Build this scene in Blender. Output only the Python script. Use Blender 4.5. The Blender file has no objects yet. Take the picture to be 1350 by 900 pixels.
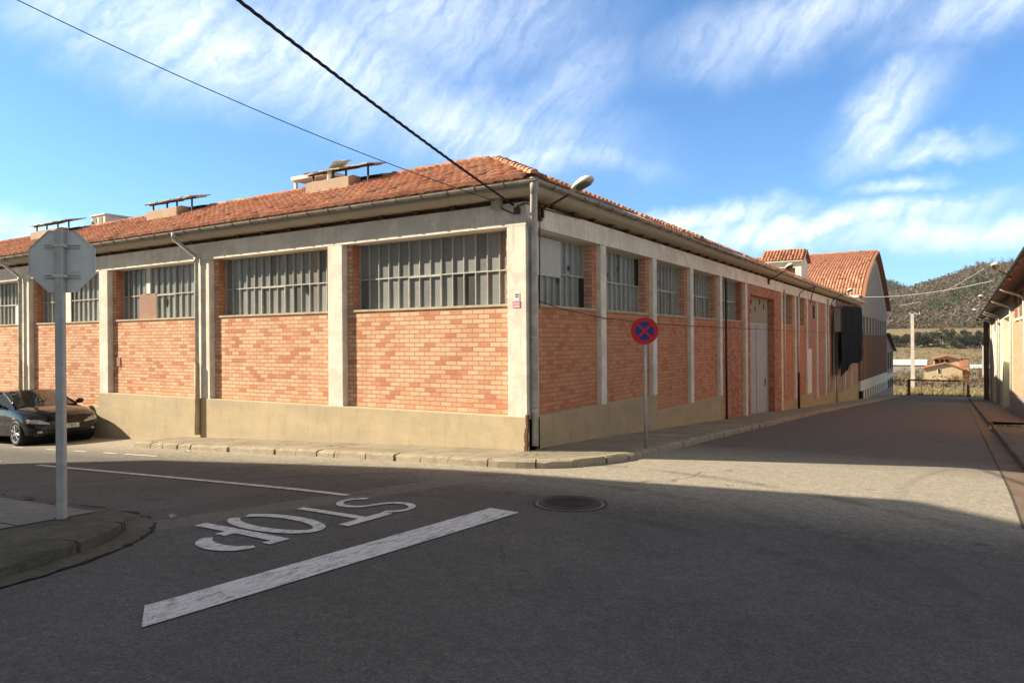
import bpy, math, random
from mathutils import Vector, Matrix, noise as mn
R = math.radians
scene = bpy.context.scene
COL = scene.collection
# ------------------------------------------------------------------ camera
cam_data = bpy.data.cameras.new('camera')
cam = bpy.data.objects.new('camera', cam_data); COL.objects.link(cam)
cam_data.sensor_width = 36.0
cam_data.lens = 36.0 * 939.0 / 1350.0
cam_data.clip_start = 0.05; cam_data.clip_end = 9000
HEAD = R(32.0); ROLL = math.atan(16 / 2088.0)
cam.matrix_world = (Matrix.Translation((6.148, -10.306, 1.81)) @ Matrix.Rotation(HEAD, 4, 'Z')
                    @ Matrix.Rotation(R(90), 4, 'X') @ Matrix.Rotation(-ROLL, 4, 'Z'))
cam_data.shift_y = 0.5 / 1350.0
scene.camera = cam
# ------------------------------------------------------------------ light
SUN_A = R(27.5)      # the sun's rays travel along (cos a, sin a)
SUN_EL = R(30.5)
EXPOSURE = 1.12
SUN_STRENGTH = 4.9
SKY_STRENGTH = 0.095
world = bpy.data.worlds.new('World'); scene.world = world; world.use_nodes = True
sun_d = bpy.data.lights.new('sun', 'SUN'); sun_d.energy = SUN_STRENGTH; sun_d.angle = R(0.5); sun_d.color = (1.0, 0.87, 0.66)
sun = bpy.data.objects.new('sun', sun_d); COL.objects.link(sun)
to_sun = Vector((-math.cos(SUN_A) * math.cos(SUN_EL), -math.sin(SUN_A) * math.cos(SUN_EL), math.sin(SUN_EL)))
sun.rotation_euler = to_sun.to_track_quat('Z', 'Y').to_euler()
sun.location = (0, -30, 40)
scene.view_settings.view_transform = 'Standard'
scene.view_settings.look = 'None'
scene.view_settings.exposure = EXPOSURE
scene.view_settings.gamma = 1.0
scene.view_settings.use_curve_mapping = False
scene.render.engine = 'CYCLES'


class NT:
    """small helper to write node trees"""
    def __init__(s, tree): s.t = tree; s.n = tree.nodes; s.l = tree.links
    def node(s, typ, **kw):
        n = s.n.new(typ)
        for k, v in kw.items():
            if k == 'inp':
                for a, b in v.items():
                    if isinstance(b, bpy.types.NodeSocket): s.l.new(b, n.inputs[a])
                    else: n.inputs[a].default_value = b
            else: setattr(n, k, v)
        return n
    def math(s, op, a, b=0.0, c=0.0, clamp=False):
        n = s.n.new('ShaderNodeMath'); n.operation = op; n.use_clamp = clamp
        for i, x in enumerate((a, b, c)):
            if isinstance(x, bpy.types.NodeSocket): s.l.new(x, n.inputs[i])
            else: n.inputs[i].default_value = x
        return n.outputs[0]
    def ramp(s, fac, stops, interp='LINEAR'):
        n = s.n.new('ShaderNodeValToRGB'); cr = n.color_ramp; cr.interpolation = interp
        while len(cr.elements) < len(stops): cr.elements.new(0.5)
        for e, (p, c) in zip(cr.elements, stops):
            e.position = p
            e.color = (c, c, c, 1) if isinstance(c, (int, float)) else (c[0], c[1], c[2], 1)
        s.l.new(fac, n.inputs[0]); return n.outputs[0]
    def mix(s, fac, a, b, blend='MIX'):
        n = s.n.new('ShaderNodeMix'); n.data_type = 'RGBA'; n.blend_type = blend
        for sock, x in ((n.inputs[0], fac), (n.inputs[6], a), (n.inputs[7], b)):
            if isinstance(x, bpy.types.NodeSocket): s.l.new(x, sock)
            elif sock.name == 'Factor': sock.default_value = x
            elif isinstance(x, (int, float)): sock.default_value = (x, x, x, 1)
            else: sock.default_value = (x[0], x[1], x[2], 1)
        return n.outputs[2]
    def noise(s, vec, scale, detail=4, rough=0.55, dist=0.0):
        n = s.n.new('ShaderNodeTexNoise')
        if vec is not None: s.l.new(vec, n.inputs['Vector'])
        n.inputs['Scale'].default_value = scale; n.inputs['Detail'].default_value = detail
        n.inputs['Roughness'].default_value = rough; n.inputs['Distortion'].default_value = dist
        return n.outputs[0]
    def mapv(s, vec, scale=(1, 1, 1), loc=(0, 0, 0), rot=(0, 0, 0)):
        n = s.n.new('ShaderNodeMapping'); s.l.new(vec, n.inputs[0])
        n.inputs['Location'].default_value = loc; n.inputs['Rotation'].default_value = rot; n.inputs['Scale'].default_value = scale
        return n.outputs[0]


# ---- sky: Nishita with procedural cirrus laid out by compass direction
w = NT(world.node_tree); w.n.clear()
sky = w.node('ShaderNodeTexSky'); sky.sky_type = 'NISHITA'; sky.sun_disc = False
sky.sun_elevation = SUN_EL; sky.sun_rotation = math.atan2(to_sun.x, to_sun.y)
sky.altitude = 300; sky.air_density = 1.0; sky.dust_density = 0.35; sky.ozone_density = 2.6
tc = w.node('ShaderNodeTexCoord')
sep = w.node('ShaderNodeSeparateXYZ', inp={0: tc.outputs['Generated']})
hx, hy, hz = sep.outputs
az = w.math('MULTIPLY', w.math('ARCTAN2', hx, hy), 180 / math.pi)
hor = w.math('SQRT', w.math('ADD', w.math('MULTIPLY', hx, hx), w.math('MULTIPLY', hy, hy)))
el = w.math('MULTIPLY', w.math('ARCTAN2', hz, hor), 180 / math.pi)
comb = w.node('ShaderNodeCombineXYZ', inp={0: az, 1: el, 2: 0.0}).outputs[0]
def wob(vec, sc, amp, off):
    n = w.node('ShaderNodeTexNoise', inp={'Vector': w.mapv(vec, (1, 1, 1), off), 'Scale': sc, 'Detail': 5.0, 'Roughness': 0.6})
    v = w.node('ShaderNodeVectorMath', operation='SUBTRACT', inp={0: n.outputs['Color'], 1: (0.5, 0.5, 0.5)}).outputs[0]
    return w.node('ShaderNodeVectorMath', operation='SCALE', inp={0: v, 'Scale': amp}).outputs[0]
warp = w.node('ShaderNodeVectorMath', operation='ADD', inp={0: comb, 1: wob(comb, 0.14, 5.0, (3, 9, 0))}).outputs[0]
warp = w.node('ShaderNodeVectorMath', operation='ADD', inp={0: warp, 1: wob(comb, 0.5, 0.9, (13, 2, 0))}).outputs[0]
# (az, el, radius az, radius el, tilt in degrees, strength)
BLOBS = [(-56, 21.5, 13.5, 4.4, -6, 1.0), (-46, 20.5, 11, 4.6, -12, 0.95), (-35, 17.0, 13, 3.6, -10, 0.8), (-38, 25, 14, 5, 0, 0.75),
         (-30, 14.6, 9.5, 1.5, -6, 0.9), (-27.5, 19.5, 6.0, 3.4, 35, 0.55), (-60, 27, 22, 6, 0, 0.85), (-9, 23.0, 12, 3.0, 8, 0.8), (2, 21.5, 7, 2.6, 12, 0.8),
         (-4.2, 15.6, 4.6, 2.3, 35, 0.95), (-1.4, 13.0, 3.8, 0.8, 0, 0.9), (-3.2, 10.9, 3.2, 0.75, 0, 0.85), (-10, 8.4, 13.5, 1.25, 3, 1.0), (-17, 9.4, 8, 1.25, 4, 1.0),
         (1, 7.2, 11, 1.5, 0, 0.9), (12, 9.6, 7, 1.4, 6, 0.7), (-2, 9.2, 7, 0.6, 0, 0.6), (-72, 7.4, 9.5, 1.15, 0, 0.95), (-95, 14, 20, 6, 0, 0.7), (40, 18, 26, 6, 8, 0.7), (70, 9, 22, 3, 0, 0.8),
         (-14, 33, 30, 5, 0, 0.6), (130, 20, 40, 8, 10, 0.7), (-140, 24, 34, 8, 10, 0.6)]
tot = None
for (a0, e0, ra, re, tilt, st) in BLOBS:
    m = w.mapv(w.node('ShaderNodeVectorMath', operation='SUBTRACT', inp={0: warp, 1: (a0, e0, 0)}).outputs[0], (1, 1, 1), (0, 0, 0), (0, 0, R(-tilt)))
    m = w.node('ShaderNodeVectorMath', operation='MULTIPLY', inp={0: m, 1: (1 / ra, 1 / re, 0)}).outputs[0]
    ln = w.node('ShaderNodeVectorMath', operation='LENGTH', inp={0: m}).outputs['Value']
    mr = w.node('ShaderNodeMapRange', interpolation_type='SMOOTHSTEP', inp={0: ln, 1: 1.5, 2: -0.15, 3: 0.0, 4: st * 1.15}).outputs[0]
    tot = mr if tot is None else w.math('MAXIMUM', tot, mr)
st1 = w.noise(w.mapv(w.mapv(w.node('ShaderNodeVectorMath', operation='ADD', inp={0: comb, 1: wob(comb, 0.10, 6.0, (1, 1, 0))}).outputs[0], (1, 1, 1), (0, 0, 0), (0, 0, R(42))), (0.85, 0.085, 1)), 1.0, 8, 0.60)
st2 = w.noise(w.mapv(comb, (0.10, 0.2, 1), (5, 3, 0), (0, 0, R(12))), 1.0, 5, 0.55)
stk = w.math('ADD', w.math('MULTIPLY', st1, 1.05), w.math('MULTIPLY', st2, 0.20))
dens = w.math('MULTIPLY', tot, w.ramp(stk, [(0.36, 0.22), (0.60, 0.62), (0.84, 1.0)]), clamp=True)
# low banks are denser than the high wisps
low = w.node('ShaderNodeMapRange', inp={0: el, 1: 12.0, 2: 8.5, 3: 0.80, 4: 1.15}).outputs[0]
dens = w.math('MULTIPLY', dens, low, clamp=True)
dens = w.math('MULTIPLY', dens, w.node('ShaderNodeMapRange', inp={0: el, 1: 3.9, 2: 5.6, 3: 0.0, 4: 1.0}).outputs[0], clamp=True)
skycol = w.mix(1.0, sky.outputs[0], (0.50, 0.83, 1.10), 'MULTIPLY')
# cloud added outside the view, toned to set the fill on shaded surfaces
o1 = w.node('ShaderNodeMapRange', interpolation_type='SMOOTHSTEP', inp={0: az, 1: 22.0, 2: 45.0, 3: 0.0, 4: 1.0}).outputs[0]
o2 = w.node('ShaderNodeMapRange', interpolation_type='SMOOTHSTEP', inp={0: az, 1: -84.0, 2: -108.0, 3: 0.0, 4: 1.0}).outputs[0]
o3 = w.node('ShaderNodeMapRange', interpolation_type='SMOOTHSTEP', inp={0: el, 1: 31.0, 2: 44.0, 3: 0.0, 4: 1.0}).outputs[0]
oo = w.math('MAXIMUM', o1, w.math('MAXIMUM', o2, o3))
oo = w.math('MULTIPLY', oo, w.node('ShaderNodeMapRange', inp={0: el, 1: 2.0, 2: 9.0, 3: 0.0, 4: 1.0}).outputs[0])
oc = w.ramp(w.noise(tc.outputs['Generated'], 3.2, 7, 0.6, 0.5), [(0.33, 0.55), (0.55, 1.0)])
cl = w.mix(dens, skycol, (6.2, 6.7, 7.3))
cl = w.mix(w.math('MULTIPLY', oo, oc, clamp=True), cl, w.mix(w.math('MULTIPLY', o1, w.node('ShaderNodeMapRange', inp={0: az, 1: 120.0, 2: 150.0, 3: 1.0, 4: 0.0}).outputs[0]), (1.55, 1.45, 1.32), (2.7, 2.4, 2.1)))  # the added cloud is brighter in the east, lifting the shaded side front
bg = w.node('ShaderNodeBackground', inp={0: cl, 1: SKY_STRENGTH})
out = w.node('ShaderNodeOutputWorld', inp={0: bg.outputs[0]})


# ------------------------------------------------------------------ materials
def mat(name):
    m = bpy.data.materials.new(name); m.use_nodes = True
    t = NT(m.node_tree); t.n.clear()
    p = t.node('ShaderNodeBsdfPrincipled'); o = t.node('ShaderNodeOutputMaterial', inp={0: p.outputs[0]})
    t.p = p; t.m = m
    g = t.node('ShaderNodeNewGeometry'); t.pos = g.outputs['Position']; t.nor = g.outputs['Normal']
    return t
def setc(t, c, rough=0.85, metal=0.0, spec=0.3):
    i = t.p.inputs
    if isinstance(c, bpy.types.NodeSocket): t.l.new(c, i['Base Color'])
    else: i['Base Color'].default_value = (c[0], c[1], c[2], 1)
    if isinstance(rough, bpy.types.NodeSocket): t.l.new(rough, i['Roughness'])
    else: i['Roughness'].default_value = rough
    i['Metallic'].default_value = metal; i['Specular IOR Level'].default_value = spec
def bump(t, h, strength=0.4, dist=0.01):
    b = t.node('ShaderNodeBump', inp={'Height': h, 'Strength': strength, 'Distance': dist})
    t.l.new(b.outputs[0], t.p.inputs['Normal'])
def simple(name, c, rough=0.7, metal=0.0, var=0.15, scale=3.0, spec=0.3, bs=0.0):
    t = mat(name)
    n = t.noise(t.pos, scale, 6, 0.65)
    f = t.ramp(n, [(0.3, 1 - var), (0.7, 1 + var)])
    setc(t, t.mix(1.0, c, f, 'MULTIPLY'), rough, metal, spec)
    if bs: bump(t, t.noise(t.pos, scale * 12, 4), bs, 0.01)
    return t.m
def wallvec(t):
    s = t.node('ShaderNodeSeparateXYZ', inp={0: t.pos}); sn = t.node('ShaderNodeSeparateXYZ', inp={0: t.nor})
    ax = t.math('GREATER_THAN', t.math('ABSOLUTE', sn.outputs[0]), 0.6)
    u = t.math('ADD', t.math('MULTIPLY', s.outputs[1], ax), t.math('MULTIPLY', s.outputs[0], t.math('SUBTRACT', 1.0, ax)))
    return t.node('ShaderNodeCombineXYZ', inp={0: u, 1: s.outputs[2], 2: 0.0}).outputs[0], ax, s

def brick_mat(name, ca, cb, cr, mortar, red=0.5, bw=0.245, bh=0.0835, redE=None, east=0.0):
    t = mat(name)
    v, ax, s = wallvec(t)
    v2 = t.mapv(v, (1, 1, 1), (0.1, 0.031, 0))
    b = t.node('ShaderNodeTexBrick', inp={'Vector': v2, 'Scale': 1.0, 'Brick Width': bw, 'Row Height': bh, 'Mortar Size': 0.0088,
               'Mortar Smooth': 0.25, 'Bias': 0.0, 'Color1': (0, 0, 0, 1), 'Color2': (1, 1, 1, 1), 'Mortar': (0.5, 0.5, 0.5, 1)})
    rnd = b.outputs['Color']; mort = b.outputs['Fac']
    rv = t.node('ShaderNodeSeparateColor', inp={0: rnd}).outputs[0]
    base = t.ramp(rv, [(0.0, ca), (0.30, ca), (0.55, cb), (0.76, cb), (0.92, cr), (1.0, cr)])
    # worn patches where the pale fired face has flaked away, ragged and wider than a brick
    n1 = t.noise(v, 1.35, 4, 0.6); n2 = t.noise(t.mapv(v, (1, 2.1, 1)), 7.0, 5, 0.7)
    nn = t.math('ADD', t.math('MULTIPLY', n1, 0.8), t.math('ADD', t.math('MULTIPLY', n2, 0.55), t.math('MULTIPLY', rv, 0.13)))
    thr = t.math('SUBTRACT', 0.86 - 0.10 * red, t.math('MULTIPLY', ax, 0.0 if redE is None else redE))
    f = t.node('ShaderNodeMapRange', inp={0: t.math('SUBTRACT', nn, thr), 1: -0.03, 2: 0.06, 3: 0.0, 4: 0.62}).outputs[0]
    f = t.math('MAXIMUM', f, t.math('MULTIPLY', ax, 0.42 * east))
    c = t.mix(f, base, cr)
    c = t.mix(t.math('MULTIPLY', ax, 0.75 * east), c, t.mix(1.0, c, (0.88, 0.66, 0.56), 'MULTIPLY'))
    fine = t.noise(v, 38, 5, 0.7)
    c = t.mix(1.0, c, t.ramp(fine, [(0.25, 0.80), (0.75, 1.16)]), 'MULTIPLY')
    c = t.mix(t.math('MULTIPLY', mort, 0.85), c, mortar)
    dirt = t.noise(t.mapv(v, (1.6, 0.35, 1)), 1.1, 6, 0.6)
    c = t.mix(1.0, c, t.ramp(dirt, [(0.3, 0.86), (0.65, 1.04)]), 'MULTIPLY')
    setc(t, c, 0.9, 0, 0.2)
    h = t.math('SUBTRACT', t.math('ADD', t.math('MULTIPLY', fine, 0.3), t.math('MULTIPLY', rv, 0.25)), mort)
    bump(t, h, 0.55, 0.008)
    return t.m

def plaster(name, c, stain=(0.25, 0.22, 0.19), amount=0.5, streak=True, bs=0.25, wear=None):
    t = mat(name); v, ax, s = wallvec(t)
    n = t.noise(v, 2.2, 7, 0.65)
    col = t.mix(1.0, c, t.ramp(n, [(0.3, 0.88), (0.7, 1.08)]), 'MULTIPLY')
    if streak:
        st = t.noise(t.mapv(v, (9, 0.45, 1)), 1.0, 6, 0.68)
        f = t.ramp(st, [(0.54, 0.0), (0.74, amount)])
        col = t.mix(f, col, stain)
    sp = t.noise(v, 11, 6, 0.75)
    col = t.mix(t.ramp(sp, [(0.58, 0.0), (0.72, amount * 0.9)]), col, stain)
    if wear: col = t.mix(t.ramp(t.noise(v, 1.6, 7, 0.7), [(0.47, 0.0), (0.55, 0.7)]), col, wear)
    setc(t, col, 0.9, 0, 0.2); bump(t, t.noise(v, 30, 6, 0.7), bs, 0.01)
    return t.m

M = {}
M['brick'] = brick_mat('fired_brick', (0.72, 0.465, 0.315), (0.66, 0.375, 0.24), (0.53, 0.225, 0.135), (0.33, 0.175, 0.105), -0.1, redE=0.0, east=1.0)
M['brickred'] = brick_mat('worn_red_brick', (0.50, 0.26, 0.17), (0.45, 0.19, 0.115), (0.36, 0.125, 0.075), (0.33, 0.19, 0.13), 0.6, redE=0.05)
M['brickpink'] = brick_mat('pale_pink_brick', (0.50, 0.29, 0.23), (0.46, 0.23, 0.18), (0.42, 0.18, 0.13), (0.36, 0.22, 0.18), 0.1)
M['brickhall'] = brick_mat('brown_brick', (0.26, 0.15, 0.11), (0.24, 0.13, 0.09), (0.20, 0.09, 0.06), (0.20, 0.13, 0.10), 0.3)
M['brickorange'] = brick_mat('orange_brick', (0.62, 0.38, 0.24), (0.58, 0.33, 0.20), (0.50, 0.25, 0.14), (0.48, 0.34, 0.24), 0.2)
M['pillar'] = plaster('whitewashed_concrete', (0.78, 0.725, 0.635), (0.38, 0.34, 0.28), 0.7, wear=(0.58, 0.54, 0.47))
M['beam'] = plaster('grey_white_concrete', (0.84, 0.77, 0.69), (0.42, 0.37, 0.31), 0.6, wear=(0.66, 0.60, 0.53))
M['cornice'] = plaster('cornice_concrete', (0.46, 0.41, 0.33), (0.20, 0.17, 0.13), 0.5)
M['ventwall'] = plaster('vent_render', (0.47, 0.36, 0.27), (0.26, 0.2, 0.15), 0.5)
M['hallwall'] = plaster('weathered_render', (0.31, 0.29, 0.28), (0.16, 0.15, 0.15), 0.6)
M['white'] = plaster('white_paint', (0.72, 0.70, 0.66), (0.5, 0.47, 0.42), 0.25)
M['cream'] = plaster('cream_render', (0.62, 0.60, 0.47), (0.34, 0.33, 0.2), 0.45)
M['stone'] = plaster('house_render', (0.50, 0.40, 0.26), (0.33, 0.24, 0.15), 0.5)
M['orangewall'] = plaster('orange_render', (0.50, 0.22, 0.12), (0.36, 0.15, 0.09), 0.3)
# plinth: sand coloured render, orange stains low down
t = mat('sand_render'); v, ax, s = wallvec(t)
n = t.noise(v, 1.4, 7, 0.62)
c = t.mix(t.ramp(n, [(0.35, 0.0), (0.68, 1.0)]), (0.45, 0.375, 0.26), (0.54, 0.435, 0.29))
c = t.mix(t.ramp(t.noise(t.mapv(v, (2.2, 0.9, 1)), 1.7, 6, 0.7), [(0.52, 0.0), (0.70, 0.45)]), c, (0.40, 0.25, 0.12))
c = t.mix(t.ramp(t.noise(v, 14, 6, 0.75), [(0.60, 0.0), (0.74, 0.5)]), c, (0.26, 0.21, 0.14))
c = t.mix(t.ramp(t.noise(t.mapv(v, (3.5, 0.5, 1), (4, 0, 0)), 1.2, 7, 0.7), [(0.54, 0.0), (0.68, 0.4)]), c, (0.30, 0.245, 0.16))
c = t.mix(t.ramp(t.noise(t.mapv(v, (0.35, 1.3, 1), (7, 1, 0)), 1.0, 6, 0.65), [(0.45, 0.0), (0.62, 0.55)]), c, (0.36, 0.325, 0.25))
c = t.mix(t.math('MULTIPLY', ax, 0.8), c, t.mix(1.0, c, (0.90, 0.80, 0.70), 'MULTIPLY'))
setc(t, c, 0.92, 0, 0.15); bump(t, t.noise(v, 22, 6, 0.7), 0.35, 0.015); M['plinth'] = t.m

def attr_mat(name, rough=0.6, mul=0.12, scale=8, spec=0.3, metal=0.0, bs=0.0):
    t = mat(name); a = t.node('ShaderNodeVertexColor', layer_name='Col').outputs[0]
    n = t.noise(t.pos, scale, 5, 0.7)
    setc(t, t.mix(1.0, a, t.ramp(n, [(0.3, 1 - mul), (0.7, 1 + mul)]), 'MULTIPLY'), rough, metal, spec)
    if bs: bump(t, t.noise(t.pos, scale * 5, 4), bs, 0.01)
    return t.m
M['tile'] = attr_mat('clay_roof_tile', 0.9, 0.2, 11, 0.15, 0, 0.2)
M['glass'] = attr_mat('dusty_window_glass', 0.27, 0.16, 1.5, 0.4)
M['leaf'] = attr_mat('foliage', 0.85, 0.2, 1.0, 0.1)
M['paintcol'] = attr_mat('sign_paint', 0.45, 0.05, 5, 0.4)
M['winframe'] = simple('grey_window_iron', (0.42, 0.41, 0.37), 0.6, 0.0, 0.2, 9)
M['sill'] = simple('mortar_sill', (0.47, 0.40, 0.30), 0.9, 0, 0.2, 6, 0.2, 0.3)
M['gutter'] = simple('zinc_gutter', (0.30, 0.285, 0.26), 0.55, 0.35, 0.35, 5)
M['pipe'] = simple('grey_downpipe', (0.47, 0.46, 0.44), 0.6, 0.1, 0.35, 4)
M['pipewhite'] = simple('pale_downpipe', (0.60, 0.58, 0.54), 0.6, 0.0, 0.15, 4)
M['pipedark'] = simple('cast_iron_pipe', (0.055, 0.045, 0.04), 0.6, 0.2, 0.3, 5)
M['pipebrown'] = simple('sand_painted_pipe', (0.43, 0.35, 0.23), 0.8, 0.0, 0.3, 5)
M['rust'] = simple('rusty_iron', (0.13, 0.065, 0.035), 0.9, 0.0, 0.5, 20)
M['dark'] = simple('dark_recess', (0.02, 0.018, 0.016), 0.95)
M['black'] = simple('black_rubber', (0.016, 0.016, 0.017), 0.6, 0, 0.2, 9)
M['cloth'] = simple('black_tarpaulin', (0.0035, 0.0035, 0.004), 0.95, 0, 0.3, 3, 0.15)
M['galv'] = simple('galvanised_steel', (0.44, 0.44, 0.43), 0.5, 0.25, 0.16, 9)
M['signback'] = simple('bare_aluminium', (0.62, 0.62, 0.61), 0.42, 0.15, 0.14, 2.5)
M['doorgrey'] = plaster('grey_sheet_door', (0.41, 0.43, 0.46), (0.20, 0.17, 0.15), 0.4)
M['doorpale'] = plaster('pale_ribbed_sheet', (0.42, 0.40, 0.33), (0.16, 0.13, 0.1), 0.4)
M['board'] = simple('brown_board', (0.33, 0.20, 0.15), 0.85, 0, 0.1, 6)
M['boardpale'] = simple('pale_board', (0.50, 0.485, 0.46), 0.8, 0, 0.08, 6)
M['lamp'] = simple('lamp_housing', (0.60, 0.60, 0.52), 0.5, 0, 0.15, 12)
M['lampglass'] = simple('lamp_glass', (0.14, 0.13, 0.12), 0.25, 0, 0.1, 5, 0.5)
M['cable'] = simple('black_cable', (0.02, 0.02, 0.022), 0.6, 0, 0.2, 9)
M['cablepale'] = simple('pale_cable', (0.42, 0.40, 0.37), 0.6, 0, 0.2, 9)
M['concpole'] = simple('concrete_pole', (0.56, 0.50, 0.44), 0.9, 0, 0.15, 2)
M['sheet'] = simple('rusted_roof_sheet', (0.46, 0.40, 0.30), 0.8, 0, 0.35, 8)
M['bark'] = simple('grey_bark', (0.14, 0.11, 0.09), 0.95, 0, 0.3, 3)
M['shedroof'] = simple('pale_shed_sheet', (0.50, 0.56, 0.56), 0.5, 0, 0.15, 0.5)
M['carpaint'] = simple('dark_blue_car_paint', (0.003, 0.0032, 0.005), 0.14, 0.0, 0.1, 3, 0.35)
t = bpy.data.materials['dark_blue_car_paint'].node_tree.nodes
for nn in t:
    if nn.type == 'BSDF_PRINCIPLED':
        nn.inputs['Coat Weight'].default_value = 0.3; nn.inputs['Coat Roughness'].default_value = 0.03
M['carglass'] = simple('car_glass', (0.012, 0.015, 0.016), 0.03, 0, 0.05, 3, 0.9)
M['chrome'] = simple('bright_trim', (0.6, 0.6, 0.62), 0.18, 1.0, 0.05, 5)
M['rim'] = simple('alloy_rim', (0.55, 0.55, 0.56), 0.3, 0.7, 0.08, 5)
M['lens'] = simple('headlight_lens', (0.42, 0.42, 0.40), 0.12, 0.3, 0.3, 30, 0.8)
M['plate'] = simple('white_plate', (0.66, 0.66, 0.60), 0.5, 0, 0.04, 5)
M['paperblack'] = simple('black_print', (0.03, 0.03, 0.03), 0.7)

# asphalt -------------------------------------------------
def asphalt_nodes(t):
    s = t.node('ShaderNodeSeparateXYZ', inp={0: t.pos}); X, Y = s.outputs[0], s.outputs[1]
    grain = t.noise(t.pos, 95, 4, 0.85)
    mid = t.noise(t.pos, 9, 6, 0.7)
    big = t.noise(t.pos, 0.55, 6, 0.6, 0.6)
    base = t.mix(t.ramp(big, [(0.35, 0.0), (0.65, 1.0)]), (0.107, 0.101, 0.095), (0.134, 0.126, 0.118))
    # the side street is surfaced with a redder aggregate
    edge = t.math('ADD', Y, t.math('MULTIPLY', t.math('SUBTRACT', big, 0.5), 1.6))
    fr = t.node('ShaderNodeMapRange', inp={0: edge, 1: 1.6, 2: 4.4, 3: 0.0, 4: 1.0}).outputs[0]
    base = t.mix(fr, base, t.mix(t.ramp(t.noise(t.pos, 1.3, 5, 0.7), [(0.3, 0.0), (0.7, 1.0)]), (0.122, 0.092, 0.080), (0.155, 0.118, 0.102)))
    # sunlit strip by the junction: sunlight painted in as paler, warmer asphalt
    fsun = t.node('ShaderNodeMapRange', inp={0: t.math('ADD', Y, t.math('MULTIPLY', mid, 0.6)), 1: -2.5, 2: -0.9, 3: 0.0, 4: 1.0}).outputs[0]
    fsun = t.math('MULTIPLY', fsun, t.math('SUBTRACT', 1.0, t.math('MULTIPLY', fr, 0.9)))
    base = t.mix(t.math('MULTIPLY', fsun, 0.85), base, (0.385, 0.345, 0.275))
    # trench repair strip running across the mouth of the left street
    d = t.math('ABSOLUTE', t.math('SUBTRACT', t.math('ADD', Y, t.math('MULTIPLY', t.noise(t.pos, 2.0, 3), 0.15)), -4.42 + 0.08))
    return s, X, Y, grain, mid, big, base
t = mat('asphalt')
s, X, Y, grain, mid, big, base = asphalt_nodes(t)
# lighter trench strip: a line from the kerb nose of the near pavement to the far kerb
dl = t.math('ADD', t.math('MULTIPLY', t.math('ADD', X, 0.9), 0.957), t.math('MULTIPLY', t.math('ADD', Y, 6.0), -0.29))
dl = t.math('ABSOLUTE', t.math('ADD', dl, t.math('MULTIPLY', t.math('SUBTRACT', mid, 0.5), 0.12)))
strip = t.node('ShaderNodeMapRange', inp={0: dl, 1: 0.22, 2: 0.27, 3: 1.0, 4: 0.0}).outputs[0]
iny = t.math('MULTIPLY', t.node('ShaderNodeMapRange', inp={0: Y, 1: -6.3, 2: -6.2, 3: 0.0, 4: 1.0}).outputs[0], t.node('ShaderNodeMapRange', inp={0: Y, 1: -1.4, 2: -1.3, 3: 1.0, 4: 0.0}).outputs[0])
base = t.mix(t.math('MULTIPLY', t.math('MULTIPLY', strip, iny), 0.55), base, (0.21, 0.19, 0.17))
# cracks
wv = t.node('ShaderNodeVectorMath', operation='ADD', inp={0: t.mapv(t.pos, (0.17, 0.11, 0.0)), 1: t.node('ShaderNodeVectorMath', operation='SCALE', inp={0: t.node('ShaderNodeTexNoise', inp={'Vector': t.pos, 'Scale': 0.9, 'Detail': 6.0}).outputs['Color'], 'Scale': 0.22}).outputs[0]}).outputs[0]
vo = t.node('ShaderNodeTexVoronoi', feature='DISTANCE_TO_EDGE', inp={'Vector': wv, 'Scale': 1.0})
ck = t.ramp(vo.outputs['Distance'], [(0.0, 0.8), (0.0013, 0.0)])
ck = t.math('MULTIPLY', ck, t.ramp(t.noise(t.pos, 0.5, 3), [(0.52, 0.0), (0.62, 1.0)]))
base = t.mix(t.math('MULTIPLY', ck, 0.7), base, (0.03, 0.028, 0.026))
base = t.mix(1.0, base, t.ramp(grain, [(0.25, 0.45), (0.5, 0.95), (0.62, 1.25), (0.78, 2.1)]), 'MULTIPLY')
base = t.mix(1.0, base, t.ramp(mid, [(0.3, 0.80), (0.7, 1.17)]), 'MULTIPLY')
base = t.mix(1.0, base, t.ramp(t.noise(t.pos, 38, 3, 0.75), [(0.32, 0.72), (0.5, 1.0), (0.68, 1.38)]), 'MULTIPLY')
for (cx_, cy_, rr_) in ((1.6, -7.2, 5.6), (1.6, -7.2, 7.1), (2.2, -8.5, 5.4)):
    dx_ = t.math('SUBTRACT', X, cx_); dy_ = t.math('SUBTRACT', Y, cy_)
    dd_ = t.math('ABSOLUTE', t.math('SUBTRACT', t.math('SQRT', t.math('ADD', t.math('MULTIPLY', dx_, dx_), t.math('MULTIPLY', dy_, dy_))), rr_))
    ar_ = t.node('ShaderNodeMapRange', inp={0: dd_, 1: 0.05, 2: 0.16, 3: 1.0, 4: 0.0}).outputs[0]
    ar_ = t.math('MULTIPLY', ar_, t.ramp(t.noise(t.pos, 1.1, 4, 0.7), [(0.42, 0.0), (0.62, 0.42)]))
    base = t.mix(ar_, base, (0.055, 0.053, 0.052))
stn = t.ramp(t.noise(t.pos, 3.1, 4, 0.5), [(0.70, 0.0), (0.76, 0.6)])
base = t.mix(stn, base, (0.05, 0.048, 0.045))
setc(t, base, 0.88, 0, 0.25); bump(t, t.math('ADD', grain, t.math('MULTIPLY', mid, 0.4)), 0.55, 0.008)
M['asphalt'] = t.m
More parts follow.
